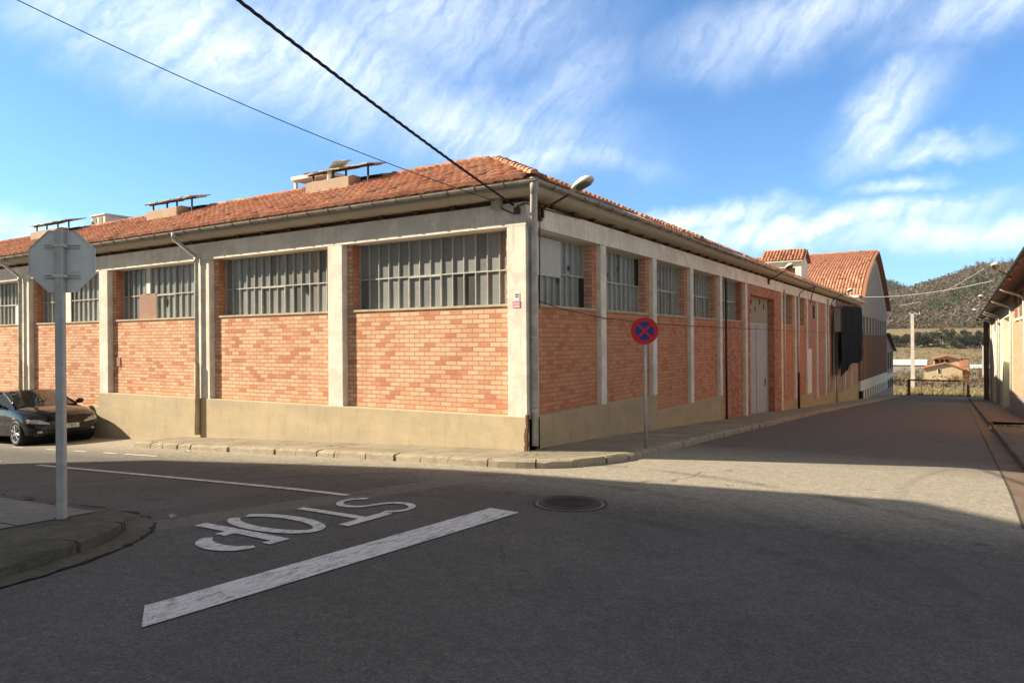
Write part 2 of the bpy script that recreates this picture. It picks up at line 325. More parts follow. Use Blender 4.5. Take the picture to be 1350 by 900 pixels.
# road paint, worn through to the asphalt
t = mat('worn_road_paint')
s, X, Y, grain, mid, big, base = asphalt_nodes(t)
sc = t.noise(t.mapv(t.pos, (6, 1.6, 1)), 2.6, 9, 0.82)
f = t.ramp(t.math('ADD', sc, t.math('MULTIPLY', t.math('SUBTRACT', grain, 0.5), 0.9)), [(0.51, 1.0), (0.63, 0.06)])
pc = t.mix(t.ramp(mid, [(0.3, 0.0), (0.7, 1.0)]), (0.66, 0.65, 0.64), (0.80, 0.79, 0.78))
setc(t, t.mix(f, t.mix(1.0, base, t.ramp(grain, [(0.25, 0.5), (0.75, 1.6)]), 'MULTIPLY'), pc), 0.8, 0, 0.3); bump(t, grain, 0.5, 0.006)
M['roadpaint'] = t.m
# pavement
t = mat('pavement_concrete')
n = t.noise(t.pos, 1.2, 7, 0.65)
c = t.mix(t.ramp(n, [(0.3, 0.0), (0.7, 1.0)]), (0.235, 0.205, 0.155), (0.335, 0.295, 0.225))
b = t.node('ShaderNodeTexBrick', offset=0.0, inp={'Vector': t.mapv(t.pos, (1, 1, 0)), 'Scale': 1.0, 'Brick Width': 0.62, 'Row Height': 0.62, 'Mortar Size': 0.006, 'Color1': (0.9, 0.9, 0.9, 1), 'Color2': (1.1, 1.1, 1.1, 1), 'Mortar': (0.5, 0.5, 0.5, 1)})
c = t.mix(1.0, c, b.outputs['Color'], 'MULTIPLY')
vo = t.node('ShaderNodeTexVoronoi', feature='DISTANCE_TO_EDGE', inp={'Vector': t.node('ShaderNodeVectorMath', operation='ADD', inp={0: t.mapv(t.pos, (0.5, 0.6, 0)), 1: t.node('ShaderNodeVectorMath', operation='SCALE', inp={0: t.node('ShaderNodeTexNoise', inp={'Vector': t.pos, 'Scale': 2.0, 'Detail': 6.0}).outputs['Color'], 'Scale': 0.4}).outputs[0]}).outputs[0], 'Scale': 1.0})
c = t.mix(t.ramp(vo.outputs['Distance'], [(0.0, 0.8), (0.007, 0.0)]), c, (0.06, 0.05, 0.04))
c = t.mix(t.ramp(t.noise(t.pos, 18, 6, 0.8), [(0.55, 0.0), (0.75, 0.6)]), c, (0.12, 0.105, 0.08))
c = t.mix(1.0, c, t.ramp(t.noise(t.pos, 90, 3, 0.8), [(0.3, 0.75), (0.7, 1.25)]), 'MULTIPLY')
setc(t, c, 0.92, 0, 0.15); bump(t, t.noise(t.pos, 30, 6, 0.75), 0.5, 0.01); M['pavement'] = t.m
def pav(name, ca, cb, cc):
    t = mat(name); n = t.noise(t.pos, 1.7, 7, 0.7)
    c = t.mix(t.ramp(n, [(0.35, 0.0), (0.6, 1.0)]), ca, cb)
    c = t.mix(t.ramp(t.noise(t.pos, 6, 7, 0.75), [(0.52, 0.0), (0.68, 0.8)]), c, cc)
    c = t.mix(1.0, c, t.ramp(t.noise(t.pos, 80, 3, 0.8), [(0.3, 0.65), (0.7, 1.35)]), 'MULTIPLY')
    setc(t, c, 0.92, 0, 0.15); bump(t, t.noise(t.pos, 25, 6, 0.75), 0.6, 0.012); return t.m
M['pave_dark'] = pav('mossy_concrete', (0.085, 0.080, 0.062), (0.145, 0.130, 0.105), (0.050, 0.052, 0.030))
M['pave_pale'] = pav('pale_slab', (0.21, 0.20, 0.19), (0.26, 0.25, 0.24), (0.15, 0.14, 0.13))
M['pave_red'] = pav('leaf_strewn_pavement', (0.17, 0.125, 0.095), (0.215, 0.165, 0.125), (0.13, 0.075, 0.05))
M['kerb'] = pav('worn_kerb_stone', (0.31, 0.265, 0.20), (0.38, 0.33, 0.25), (0.20, 0.155, 0.11))
M['soil'] = pav('dry_grass_soil', (0.27, 0.215, 0.12), (0.20, 0.16, 0.10), (0.13, 0.11, 0.07))
M['hillsoil'] = pav('hill_soil', (0.14, 0.11, 0.08), (0.12, 0.10, 0.075), (0.09, 0.08, 0.06))
M['farhill'] = simple('distant_hill', (0.10, 0.10, 0.09), 0.95, 0, 0.25, 0.01)
M['manhole'] = pav('cast_iron_cover', (0.075, 0.066, 0.058), (0.105, 0.092, 0.082), (0.055, 0.05, 0.045))
M['litter'] = simple('litter', (0.55, 0.55, 0.52), 0.6, 0, 0.1, 20)


# ------------------------------------------------------------------ mesh helpers
class MB:
    def __init__(s, T=None): s.v = []; s.f = []; s.c = []; s.T = T
    def add(s, vs, fs, col=None):
        o = len(s.v)
        s.v += [tuple(s.T(*p)) if s.T else tuple(p) for p in vs]
        for f in fs: s.f.append(tuple(i + o for i in f)); s.c.append(col)
    def box(s, x0, x1, y0, y1, z0, z1, col=None):
        v = [(x0, y0, z0), (x1, y0, z0), (x1, y1, z0), (x0, y1, z0), (x0, y0, z1), (x1, y0, z1), (x1, y1, z1), (x0, y1, z1)]
        s.add(v, [(0, 3, 2, 1), (4, 5, 6, 7), (0, 1, 5, 4), (1, 2, 6, 5), (2, 3, 7, 6), (3, 0, 4, 7)], col)
    def bevbox(s, x0, x1, y0, y1, z0, z1, b=0.01, col=None):
        # box with chamfered upright edges and top
        def ring(z, i): return [(x0 + i + b, y0 + i, z), (x1 - i - b, y0 + i, z), (x1 - i, y0 + i + b, z), (x1 - i, y1 - i - b, z), (x1 - i - b, y1 - i, z), (x0 + i + b, y1 - i, z), (x0 + i, y1 - i - b, z), (x0 + i, y0 + i + b, z)]
        v = ring(z0, 0) + ring(z1 - b, 0) + ring(z1, b * 0.8)
        f = [tuple(range(7, -1, -1)), tuple(range(16, 24))]
        for k in range(2):
            for i in range(8): f.append((k * 8 + i, k * 8 + (i + 1) % 8, k * 8 + 8 + (i + 1) % 8, k * 8 + 8 + i))
        s.add(v, f, col)
    def prism(s, poly, a0, a1, axis='z', col=None):
        n = len(poly)
        def P(p, a): return {'z': (p[0], p[1], a), 'x': (a, p[0], p[1]), 'y': (p[0], a, p[1])}[axis]
        v = [P(p, a0) for p in poly] + [P(p, a1) for p in poly]
        f = [tuple(range(n - 1, -1, -1)), tuple(range(n, 2 * n))] + [(i, (i + 1) % n, n + (i + 1) % n, n + i) for i in range(n)]
        s.add(v, f, col)
    def tube(s, path, r, seg=8, col=None, cap=True):
        pts = [Vector(p) for p in path]; n = len(pts); rr = r if isinstance(r, (list, tuple)) else [r] * n
        v = []; prev = None
        for i, p in enumerate(pts):
            d = (pts[min(i + 1, n - 1)] - pts[max(i - 1, 0)]).normalized()
            a = Vector((0, 0, 1)) if abs(d.z) < 0.9 else Vector((1, 0, 0))
            if prev is not None: a = prev
            x = d.cross(a).normalized(); y = x.cross(d).normalized(); prev = y
            for k in range(seg):
                q = p + (x * math.cos(2 * math.pi * k / seg) + y * math.sin(2 * math.pi * k / seg)) * rr[i]
                v.append(tuple(q))
        f = [(i * seg + k, i * seg + (k + 1) % seg, (i + 1) * seg + (k + 1) % seg, (i + 1) * seg + k) for i in range(n - 1) for k in range(seg)]
        if cap: f += [tuple(range(seg - 1, -1, -1)), tuple((n - 1) * seg + k for k in range(seg))]
        s.add(v, f, col)
    def cyl(s, c, r, h, axis='z', seg=24, col=None):
        d = {'z': (0, 0, 1), 'x': (1, 0, 0), 'y': (0, 1, 0)}[axis]
        s.tube([c, tuple(c[i] + d[i] * h for i in range(3))], r, seg, col)
    def build(s, name, m, parent=None, smooth=False):
        used = sorted({i for f in s.f for i in f})
        if len(used) != len(s.v):
            mp = {a: b for b, a in enumerate(used)}; s.v = [s.v[i] for i in used]; s.f = [tuple(mp[i] for i in f) for f in s.f]
        me = bpy.data.meshes.new(name)
        off = Vector(parent_loc(parent)) if parent else Vector((0, 0, 0))
        me.from_pydata([(a - off.x, b - off.y, c - off.z) for a, b, c in s.v], [], s.f); me.update()
        if any(c is not None for c in s.c):
            at = me.color_attributes.new('Col', 'FLOAT_COLOR', 'CORNER')
            data = []
            for p, c in zip(me.polygons, s.c):
                cc = c or (0.3, 0.3, 0.3)
                data += [cc[0], cc[1], cc[2], 1.0] * p.loop_total
            at.data.foreach_set('color', data)
        if smooth:
            me.polygons.foreach_set('use_smooth', [True] * len(me.polygons))
            if smooth == 'auto':
                bmsh = __import__('bmesh').new(); bmsh.from_mesh(me); bmsh.normal_update()
                for e in bmsh.edges:
                    if len(e.link_faces) != 2 or e.calc_face_angle(0) > R(35): e.smooth = False
                bmsh.to_mesh(me); bmsh.free()
        me.materials.append(m if not isinstance(m, str) else M[m])
        o = bpy.data.objects.new(name, me); COL.objects.link(o)
        if parent: o.parent = parent; o.location = Vector((0, 0, 0))
        return o
def parent_loc(p):
    v = Vector((0, 0, 0))
    while p is not None: v += p.location; p = p.parent
    return v
def thing(name, label, cat, loc=(0, 0, 0), group=None):
    o = bpy.data.objects.new(name, None); COL.objects.link(o); o.location = loc; o.empty_display_size = 0.3
    o['label'] = label; o['category'] = cat
    if group: o['group'] = group
    return o
def tag(o, label, cat, group=None, kind=None):
    o['label'] = label; o['category'] = cat
    if group: o['group'] = group
    if kind: o['kind'] = kind
    return o
def struct(o, label=None):
    o['kind'] = 'structure'
    if label: o['label'] = label
    return o
def copy_thing(o, loc, label, rz=None):
    def cp(a, par):
        c = a.copy(); COL.objects.link(c); c.parent = par
        for ch in [q for q in bpy.data.objects if q.parent == a and q is not c]: cp(ch, c)
        return c
    kids = [q for q in bpy.data.objects if q.parent == o]
    c = o.copy(); COL.objects.link(c)
    for k in kids: cp(k, c)
    c.location = loc; c['label'] = label
    if rz is not None: c.rotation_euler = (0, 0, rz)
    return c


# ------------------------------------------------------------------ ground
def sm(x): return 0.5 * (x + math.sqrt(x * x + 1.0))
def g(X, Y): return -0.11 - 0.055 * sm(Y - 0.5) - 0.042 * sm(-X - 0.5) + 0.02 * sm(-Y - 2)
def frange(a, b, st):
    n = max(1, round((b - a) / st)); return [a + (b - a) * i / n for i in range(n + 1)]
def grid(name, xs, ys, zf, m, parent=None):
    v = [(x, y, zf(x, y)) for y in ys for x in xs]; nx = len(xs)
    f = [(j * nx + i, j * nx + i + 1, (j + 1) * nx + i + 1, (j + 1) * nx + i) for j in range(len(ys) - 1) for i in range(nx - 1)]
    mb = MB(); mb.add(v, f); return mb.build(name, m, parent, True)
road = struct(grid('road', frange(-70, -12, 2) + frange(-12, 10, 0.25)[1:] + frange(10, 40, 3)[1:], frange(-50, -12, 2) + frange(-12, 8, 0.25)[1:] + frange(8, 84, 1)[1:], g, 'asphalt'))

PTS = [(-1e4, -6), (84, -4.72), (120, -6.0), (170, -8.4), (230, -10.6), (330, -11.0), (400, -3.2), (430, 0.5), (470, 6), (500, 8.4), (2000, 20), (6000, 60)]
def lerp(pts, y):
    for (a, za), (b, zb) in zip(pts, pts[1:]):
        if y <= b: return za + (zb - za) * (y - a) / (b - a)
    return pts[-1][1]
def terr(x, y):
    if y < 84: return min(g(x, y), g(x, 84) * 0 + 9) - 0.35 if y > -60 else -1.2
    z = lerp(PTS, y)
    base = z if y > 130 else z
    return base + 0.5 * mn.noise((x * 0.02, y * 0.02, 0)) * min(1, (y - 84) / 60)
ys = frange(-400, -60, 40) + frange(-60, 84, 4)[1:] + frange(84, 130, 4)[1:] + frange(130, 520, 12)[1:] + frange(520, 2650, 200)[1:]
xs = frange(-2200, -400, 200) + frange(-400, -80, 40)[1:] + frange(-80, 90, 5)[1:] + frange(90, 400, 40)[1:] + frange(400, 2200, 200)[1:]
struct(grid('ground', xs, ys, terr, 'soil'))

def sst(a, b, x):
    t_ = max(0, min(1, (x - a) / (b - a))); return t_ * t_ * (3 - 2 * t_)
H1P = [(-600, 8), (-250, 14), (-150, 22), (-90, 34), (-47, 47), (-34, 51), (-14, 57.5), (6, 64), (22, 70), (38, 71), (70, 73), (120, 80), (220, 90), (400, 90), (900, 60)]
def h1(x, y):
    H = lerp(H1P, x); f = sst(480, 850, y) * (1 - 0.35 * sst(870, 1300, y))
    f2 = 0.45 * f + 0.55 * max(0, min(1, (y - 490) / 360)) * (1 - 0.35 * sst(870, 1300, y))
    return 6 + (H - 6) * f2 + 3.0 * mn.noise((x * 0.012, y * 0.012, 3)) * f + 1.2 * mn.noise((x * 0.05, y * 0.05, 7)) * f
struct(grid('hill', frange(-700, -160, 45) + frange(-160, 200, 8)[1:] + frange(200, 900, 50)[1:], frange(484, 900, 10) + frange(900, 1300, 50)[1:], h1, 'hillsoil'))
H2P = [(-900, 190), (-300, 165), (-150, 118), (-103, 106), (-71, 90), (-40, 76), (0, 62), (100, 50), (900, 40)]
def h2(x, y): return 4 + (lerp(H2P, x) - 4) * sst(1150, 1550, y) * (1 - 0.4 * sst(1600, 2000, y)) + 4 * mn.noise((x * 0.01, y * 0.01, 1))
struct(grid('hill', frange(-1200, -300, 90) + frange(-300, 100, 10)[1:] + frange(100, 900, 80)[1:], frange(1150, 2000, 34), h2, 'hillsoil'))
H3P = [(-3000, 330), (-900, 300), (-400, 240), (-180, 228), (0, 205), (400, 190), (3000, 300)]
struct(grid('hill', frange(-1900, 1900, 40), frange(2050, 2600, 40), lambda x, y: 10 + (lerp(H3P, x * 1.5) * 0.62 - 10) * sst(2050, 2450, y) + 10 * mn.noise((x * 0.004, y * 0.004, 2)), 'farhill'))

# pavement of the warehouse: a ribbon between the wall and the kerb line
def arc(cx, cy, r, a0, a1, n): return [(cx + r * math.cos(R(a0 + (a1 - a0) * i / n)), cy + r * math.sin(R(a0 + (a1 - a0) * i / n))) for i in range(n + 1)]
KR = [(x, -1.2) for x in frange(-9.6, -0.3, 0.45)][:-1] + [(-0.3, -1.17), (0.1, -1.13), (0.45, -1.03), (0.8, -0.85), (1.08, -0.60), (1.30, -0.28), (1.45, 0.06), (1.55, 0.45), (1.6, 0.95)] + [(1.6 - min(0.35, 0.02 * max(0, y - 3)), y) for y in frange(1.5, 73, 0.75)]
def off(path, d):
    o = []
    for i, p in enumerate(path):
        a = path[max(0, i - 1)]; b = path[min(len(path) - 1, i + 1)]
        tx, ty = b[0] - a[0], b[1] - a[1]; L = math.hypot(tx, ty) or 1
        o.append((p[0] - ty / L * d, p[1] + tx / L * d))
    return o
def kh(x, y): return 0.11 if True else 0
def inner(p):
    x, y = p
    if y <= -1.1 and x < 0: return (x, 0.2)
    if x > 1.4 and y > 0.9: return (-0.2, y)
    return None
def ribbon(name, outer, inn, zf, m, n=3):
    mb = MB(); v = []; 
    for p, q in zip(outer, inn):
        for k in range(n + 1):
            x = p[0] + (q[0] - p[0]) * k / n; y = p[1] + (q[1] - p[1]) * k / n
            v.append((x, y, zf(x, y)))
    f = [(i * (n + 1) + k, i * (n + 1) + k + 1, (i + 1) * (n + 1) + k + 1, (i + 1) * (n + 1) + k) for i in range(len(outer) - 1) for k in range(n)]
    f = [tuple(reversed(q)) for q in f]
    mb.add(v, f); return mb.build(name, m, None, True)
K2 = off(KR, 0.16)
INN = []
for p in KR:
    if p[0] < -0.3 and p[1] < -1: INN.append((p[0], 0.25))
    elif p[1] > 0.9: INN.append((-0.25, p[1]))
    else: INN.append((-0.25, 0.25))
struct(ribbon('pavement', K2, INN, lambda x, y: g(x, y) + 0.112, 'pavement', 5), 'concrete pavement round the brick warehouse')
def kerb_mesh(path, width, h, name, m, stone=0.7, seed=3, wear=1.0):
    rnd = random.Random(seed); mb = MB()
    P = [Vector((a, b, 0)) for a, b in path]; seg = []
    # resample
    L = [0]
    for a, b in zip(P, P[1:]): L.append(L[-1] + (b - a).length)
    def at(s_):
        for i in range(len(P) - 1):
            if s_ <= L[i + 1] or i == len(P) - 2:
                t_ = (s_ - L[i]) / max(1e-6, L[i + 1] - L[i]); q = P[i].lerp(P[i + 1], t_); d = (P[i + 1] - P[i]).normalized(); return q, d
    s_ = 0
    while s_ < L[-1] - 0.1:
        ln = stone * rnd.uniform(0.7, 1.25); e = min(s_ + ln - rnd.uniform(0.012, 0.04), L[-1])
        k = 5; dz = rnd.uniform(-0.012, 0.008) * wear; dw = rnd.uniform(-0.012, 0.02) * wear; rows = []
        for i in range(k + 1):
            q, d = at(s_ + (e - s_) * i / k); nrm = Vector((-d.y, d.x, 0))
            ch = rnd.uniform(0.0, 0.02) * wear + (0.012 if i in (0, k) else 0); c1 = rnd.uniform(0.008, 0.03) * wear + 0.006
            z = g(q.x, q.y)
            a = q + nrm * (-dw); b_ = q + nrm * (c1 + 0.01); c_ = q + nrm * width
            rows += [(a.x, a.y, z - 0.05), (a.x + nrm.x * 0.008, a.y + nrm.y * 0.008, z + h - c1 + dz), (b_.x, b_.y, z + h + dz - ch * 0.3), (c_.x, c_.y, z + h + dz * 0.5), (c_.x, c_.y, z - 0.05)]
        f = []
        for i in range(k):
            for j in range(4): f.append((i * 5 + j, i * 5 + j + 1, (i + 1) * 5 + j + 1, (i + 1) * 5 + j)[::-1])
        f += [(0, 1, 2, 3, 4), tuple(k * 5 + j for j in (4, 3, 2, 1, 0))]
        mb.add(rows, f); s_ = s_ + ln
    return mb.build(name, m)
struct(kerb_mesh(KR, 0.17, 0.116, 'kerb', 'kerb', 0.62, 5, 1.2))

# near pavement on the left, where the stop sign stands
KS = [(x, -6.05) for x in frange(-40, -2.2, 1.2)] + [(-1.7, -6.06), (-1.3, -6.12), (-0.95, -6.3), (-0.66, -6.62), (-0.44, -7.02), (-0.28, -7.5), (-0.16, -8.1), (-0.1, -9)] + [(-0.1, y) for y in frange(-9, -45, -1.5)[1:]] if False else \
     [(-40 + 1.2 * i, -6.05) for i in range(32)] + [(-1.7, -6.06), (-1.3, -6.14), (-0.95, -6.32), (-0.66, -6.62), (-0.44, -7.02), (-0.28, -7.5), (-0.16, -8.1), (-0.1, -9)] + [(-0.1, -9 - 1.5 * (i + 1)) for i in range(24)]
KSr = KS[::-1]
SI = []
for p in off(KSr, 0.16):
    SI.append(p)
def inn_s(p): return (min(p[0], -1.55), p[1]) if p[1] < -7.6 else ((p[0], -7.4) if p[0] < -1.6 else (-1.55, -7.5))
band = []
for p in SI: band.append(inn_s(p))
struct(ribbon('pavement', SI, band, lambda x, y: g(x, y) + 0.118, 'pave_dark', 4), 'dark mossy concrete band of the near pavement')
struct(kerb_mesh(KSr, 0.17, 0.12, 'kerb', 'pave_dark', 0.7, 9, 2.0))
mb = MB(); r_ = random.Random(8); ap = [(x, y) for x, y in KSr if -12 < x and y > -13]; apo = off(ap, -0.02)
def dens_path(p, n=6): return [tuple(Vector(p[i]).lerp(Vector(p[i + 1]), k / n)) for i in range(len(p) - 1) for k in range(n)] + [p[-1]]
q0 = dens_path(apo); q1 = [(x + r_.gauss(0, .012), y + r_.gauss(0, .012)) for x, y in off(q0, -0.26)]; q2 = [(x + r_.gauss(0, .03), y + r_.gauss(0, .03)) for x, y in off(q0, -0.278)]
for i in range(len(q0) - 1):
    a, b, c, d = q0[i], q0[i + 1], q1[i + 1], q1[i]
    vs = [(x, y, g(x, y) + .012) for x, y in (a, d, c, b)]; mb.add(vs, [(0, 1, 2, 3), (3, 2, 1, 0)][:1])
struct(mb.build('gutter_strip', 'pave_dark'), 'mossy broken gutter strip round the near pavement corner')
mb = MB()
for i in range(len(q0) - 1):
    if r_.random() < 0.75: mb.add([(x, y, g(x, y) + .0125) for x, y in (q1[i], q2[i], q2[i + 1], q1[i + 1])], [(0, 1, 2, 3)])
struct(mb.build('gutter_joint', 'dark'), 'dark open joint beside the near gutter strip')
mb = MB()
for (x0, x1, y0, y1) in [(-40, -1.62, -6.98, -6.24), (-40, -1.62, -9.5, -7.0)]:
    xs_ = frange(x0, x1, 1.0)
    for a, b in zip(xs_, xs_[1:]):
        mb.add([(a, y0, g(a, y0) + 0.126), (b, y0, g(b, y0) + 0.126), (b, y1, g(b, y1) + 0.126), (a, y1, g(a, y1) + 0.126)], [(0, 1, 2, 3)])
struct(mb.build('pavement', 'pave_pale'), 'pale slabs of the near pavement')
# right pavement of the side street
KQ = [(7.0, 84 - 1.0 * i) for i in range(0, 66)]
def kq(y0, y1): return [(7.02, y) for y in frange(y0, y1, 0.8)]
for (a, b) in ((70, 18.6), (15.6, 1.8)):
    pth = kq(a, b); K = off(pth, 0.15)
    pth_in = [(8.75, p[1]) for p in pth]
    struct(ribbon('pavement', K, pth_in, lambda x, y: g(x, y) + 0.112, 'pave_red', 5), 'leaf strewn pavement on the right of the side street')
    struct(kerb_mesh(pth, 0.14, 0.116, 'kerb', 'pave_red', 0.9, 11, 0.5))
mb = MB()
for a, b in zip(frange(15.6, 18.6, 0.5), frange(15.6, 18.6, 0.5)[1:]):
    mb.add([(7.0, a, g(7, a) + .006), (8.75, a, g(8, a) + .09), (8.75, b, g(8, b) + .09), (7.0, b, g(7, b) + .006)], [(0, 1, 2, 3)])
struct(mb.build('pavement', 'pave_pale'), 'concrete driveway crossing of the right pavement')
# shallow concrete gutter strip along the right kerb, with its dark joint
mb = MB(); mj = MB()
yy = frange(-1.5, 60, 0.75)
for a, b in zip(yy, yy[1:]):
    mb.add([(6.72, a, g(6.7, a) + .005), (7.0, a, g(7, a) + .003), (7.0, b, g(7, b) + .003), (6.72, b, g(6.7, b) + .005)], [(0, 1, 2, 3)])
    mj.add([(6.69, a, g(6.7, a) + .006), (6.715, a, g(6.7, a) + .006), (6.715, b, g(6.7, b) + .006), (6.69, b, g(6.7, b) + .006)], [(0, 1, 2, 3)])
gs = struct(mb.build('gutter_strip', 'pave_red'), 'gutter strip along the right kerb'); mj.build('joint', 'manhole', gs)

# road markings: parts of the road sheet
def paint(mb, poly_quads):
    for q in poly_quads:
        mb.add([(x, y, g(x, y) + 0.009) for x, y in q], [(0, 1, 2, 3)])
def line_quads(p, q, w0, w1=None, step=0.25):
    w1 = w1 or w0; p = Vector(p); q = Vector(q); d = q - p; L = d.length; n = max(1, int(L / step)); nrm = Vector((-d.y, d.x)) / L
    o = []
    for i in range(n):
        a = p + d * i / n; b = p + d * (i + 1) / n; wa = w0 + (w1 - w0) * i / n; wb = w0 + (w1 - w0) * (i + 1) / n
        o.append([tuple(a - nrm * wa / 2), tuple(b - nrm * wb / 2), tuple(b + nrm * wb / 2), tuple(a + nrm * wa / 2)])
    return o
mb = MB(); paint(mb, line_quads((1.555, -7.42), (1.83, -3.58), 0.385, 0.40) + [[(1.350, -7.47), (1.72, -7.71), (1.747, -7.4335), (1.363, -7.406)]]); mb.build('stop_line', 'roadpaint', road)
mb = MB(); paint(mb, line_quads((-8.26, -3.80), (-0.31, -3.87), 0.105)); mb.build('centre_line', 'roadpaint', road)
mb = MB(); paint(mb, line_quads((-30, -3.8), (-9.8, -3.8), 0.105)); mb.build('centre_line', 'roadpaint', road)
for a in (-12.6, -11.0, -9.8, -8.6, -7.2):
    mb = MB(); paint(mb, line_quads((a - 0.5 - (0.6 if a > -8 else 0), -2.15), (a, -2.15), 0.07)); mb.build('parking_dash', 'roadpaint', road)
# STOP, read by drivers heading +X: letter up = +X, left to right = -Y
def stroke(path, w, closed=False):
    pts = [Vector(p) for p in path]; n = len(pts); o = []
    L, Rr = [], []
    for i, p in enumerate(pts):
        a = pts[(i - 1) % n] if closed else pts[max(0, i - 1)]; b = pts[(i + 1) % n] if closed else pts[min(n - 1, i + 1)]
        d = (b - a).normalized(); nr = Vector((-d.y, d.x)); ww = w[i] if isinstance(w, list) else w
        L.append(p + nr * ww / 2); Rr.append(p - nr * ww / 2)
    for i in range(n if closed else n - 1):
        j = (i + 1) % n; o.append([tuple(Rr[i]), tuple(Rr[j]), tuple(L[j]), tuple(L[i])])
    return o
def ell(cx, cy, rx, ry, a0, a1, n=14): return [(cx + rx * math.cos(R(a0 + (a1 - a0) * i / n)), cy + ry * math.sin(R(a0 + (a1 - a0) * i / n))) for i in range(n + 1)]
LW = 0.13
GL = {  # in letter space: x 0..0.56 to the right, y 0..1.35 up
    'S': [stroke(ell(0.28, 0.98, 0.20, 0.30, 20, 270, 12) + ell(0.28, 0.36, 0.20, 0.30, 90, -160, 12)[0:], [0.085] * 26)],
    'T': [stroke([(0.28, 0.0), (0.28, 1.18)], 0.095), stroke([(0.0, 1.26), (0.58, 1.26)], 0.17)],
    'O': [stroke(ell(0.28, 0.67, 0.22, 0.60, -78, 252, 30), 0.115)],
    'P': [stroke([(0.10, 0.0), (0.10, 1.34)], 0.12), stroke([(0.16, 1.28), (0.24, 1.28)], 0.11), stroke([(0.16, 0.60), (0.26, 0.60)], 0.15), stroke(ell(0.32, 0.94, 0.20, 0.34, 82, -78, 12), [0.08, 0.11, 0.14, 0.15, 0.15, 0.15, 0.15, 0.15, 0.15, 0.14, 0.13, 0.11, 0.08])]}
for ch, y0, xa, xb in (('S', -3.80, -0.14, 0.93), ('T', -4.38, -0.22, 0.88), ('O', -5.02, -0.52, 0.79), ('P', -5.66, -0.50, 0.78)):
    mb = MB()
    for qs in GL[ch]:
        for q in qs:
            P = [(xa + v_ * (xb - xa) / 1.34, y0 - u_ * 1.16) for u_, v_ in q]
            # split long quads
            for k in range(4):
                a = [tuple(Vector(P[0]).lerp(Vector(P[1]), k / 4)), tuple(Vector(P[0]).lerp(Vector(P[1]), (k + 1) / 4)), tuple(Vector(P[3]).lerp(Vector(P[2]), (k + 1) / 4)), tuple(Vector(P[3]).lerp(Vector(P[2]), k / 4))]
                A = sum(a[i][0] * a[(i + 1) % 4][1] - a[(i + 1) % 4][0] * a[i][1] for i in range(4))
                paint(mb, [a if A > 0 else a[::-1]])
    mb.build('painted_letter', 'roadpaint', road)
# manhole
mx, my = 2.27, -2.84
mh = thing('manhole_cover', 'round rusty manhole cover set in the asphalt of the junction', 'manhole', (mx, my, g(mx, my)))
def disc_ring(r0, r1, z, n=40):
    v = []; f = []
    for i in range(n):
        a = 2 * math.pi * i / n
        for r_ in (r0, r1):
            x = mx + r_ * math.cos(a); y = my + r_ * math.sin(a); v.append((x, y, g(x, y) + z))
    for i in range(n): j = (i + 1) % n; f.append((2 * i, 2 * i + 1, 2 * j + 1, 2 * j))
    return v, f
mb = MB(); v_, f_ = disc_ring(0.41, 0.445, 0.006); mb.add(v_, f_); v_, f_ = disc_ring(0.30, 0.37, 0.012); mb.add(v_, f_); mb.build('frame_ring', 'manhole', mh)
mb = MB(); v_, f_ = disc_ring(0.0, 0.285, 0.010); mb.add(v_, f_)
for k in range(-4, 5):
    hh = math.sqrt(0.26 ** 2 - (k * 0.055) ** 2)
    mb.box(mx - hh, mx + hh, my + k * 0.055 - 0.012, my + k * 0.055 + 0.012, g(mx, my) + 0.008, g(mx, my) + 0.02)
mb.build('cover', 'manhole', mh)
mb = MB(); v_, f_ = disc_ring(0.372, 0.408, 0.004); mb.add(v_, f_); mb.build('mortar_ring', 'pave_pale', mh)

# ------------------------------------------------------------------ brick warehouse
FS = lambda a, d, z: (a, d, z)           # street front facing -Y
FE = lambda a, d, z: (-d, a, z)          # side street front facing +X
WH = thing('brick_warehouse', 'long low brick warehouse with white concrete pillars and red tiled roof at the street corner', 'warehouse', (0, 0, 0))
rnd = random.Random(7)
ZS, ZB = 2.44, 3.78          # window sill and beam underside
PW = 0.42
SP = [-0.19, -4.50, -8.78, -13.10, -17.35, -21.6, -25.9, -30.2, -34.4]
def bayS(i):                 # between pillar i+1 (left) and i (right)
    return SP[i + 1] + PW / 2, SP[i] - (0.19 if i == 0 else PW / 2)
EP = [0.18, 3.11, 6.04, 8.88, 11.72, 14.82, 20.72, 23.68, 26.65, 29.6, 32.5, 35.85]
EWd = 0.26
for i in range(8):
    a0, a1 = bayS(i); bw = MB(FS)
    zb = 0.53 if i < 3 else 0.16
    bw.box(a0 - 0.05, a1 + 0.05, 0.135, 0.46, zb, ZS)
    bw.box(a0 - 0.05, a0 + 0.16, 0.135, 0.46, ZS, ZB + 0.2)
    bw.box(a1 - 0.105, a1 + 0.05, 0.135, 0.46, ZS, ZB + 0.2)
    bw.build('brick_wall', 'brick', WH)
def plinth(T, *b):
    pl = MB(T); pl.bevbox(*b, 0.014); pl.build('plinth', 'plinth', WH)
plinth(FS, -13.33, 0.02, -0.02, 0.40, -1.0, 0.545)
plinth(FS, -36, -13.33, 0.05, 0.40, -2.6, 0.16)
def bayE(i): return EP[i] + (0.18 if i == 0 else EWd / 2), EP[i + 1] - EWd / 2
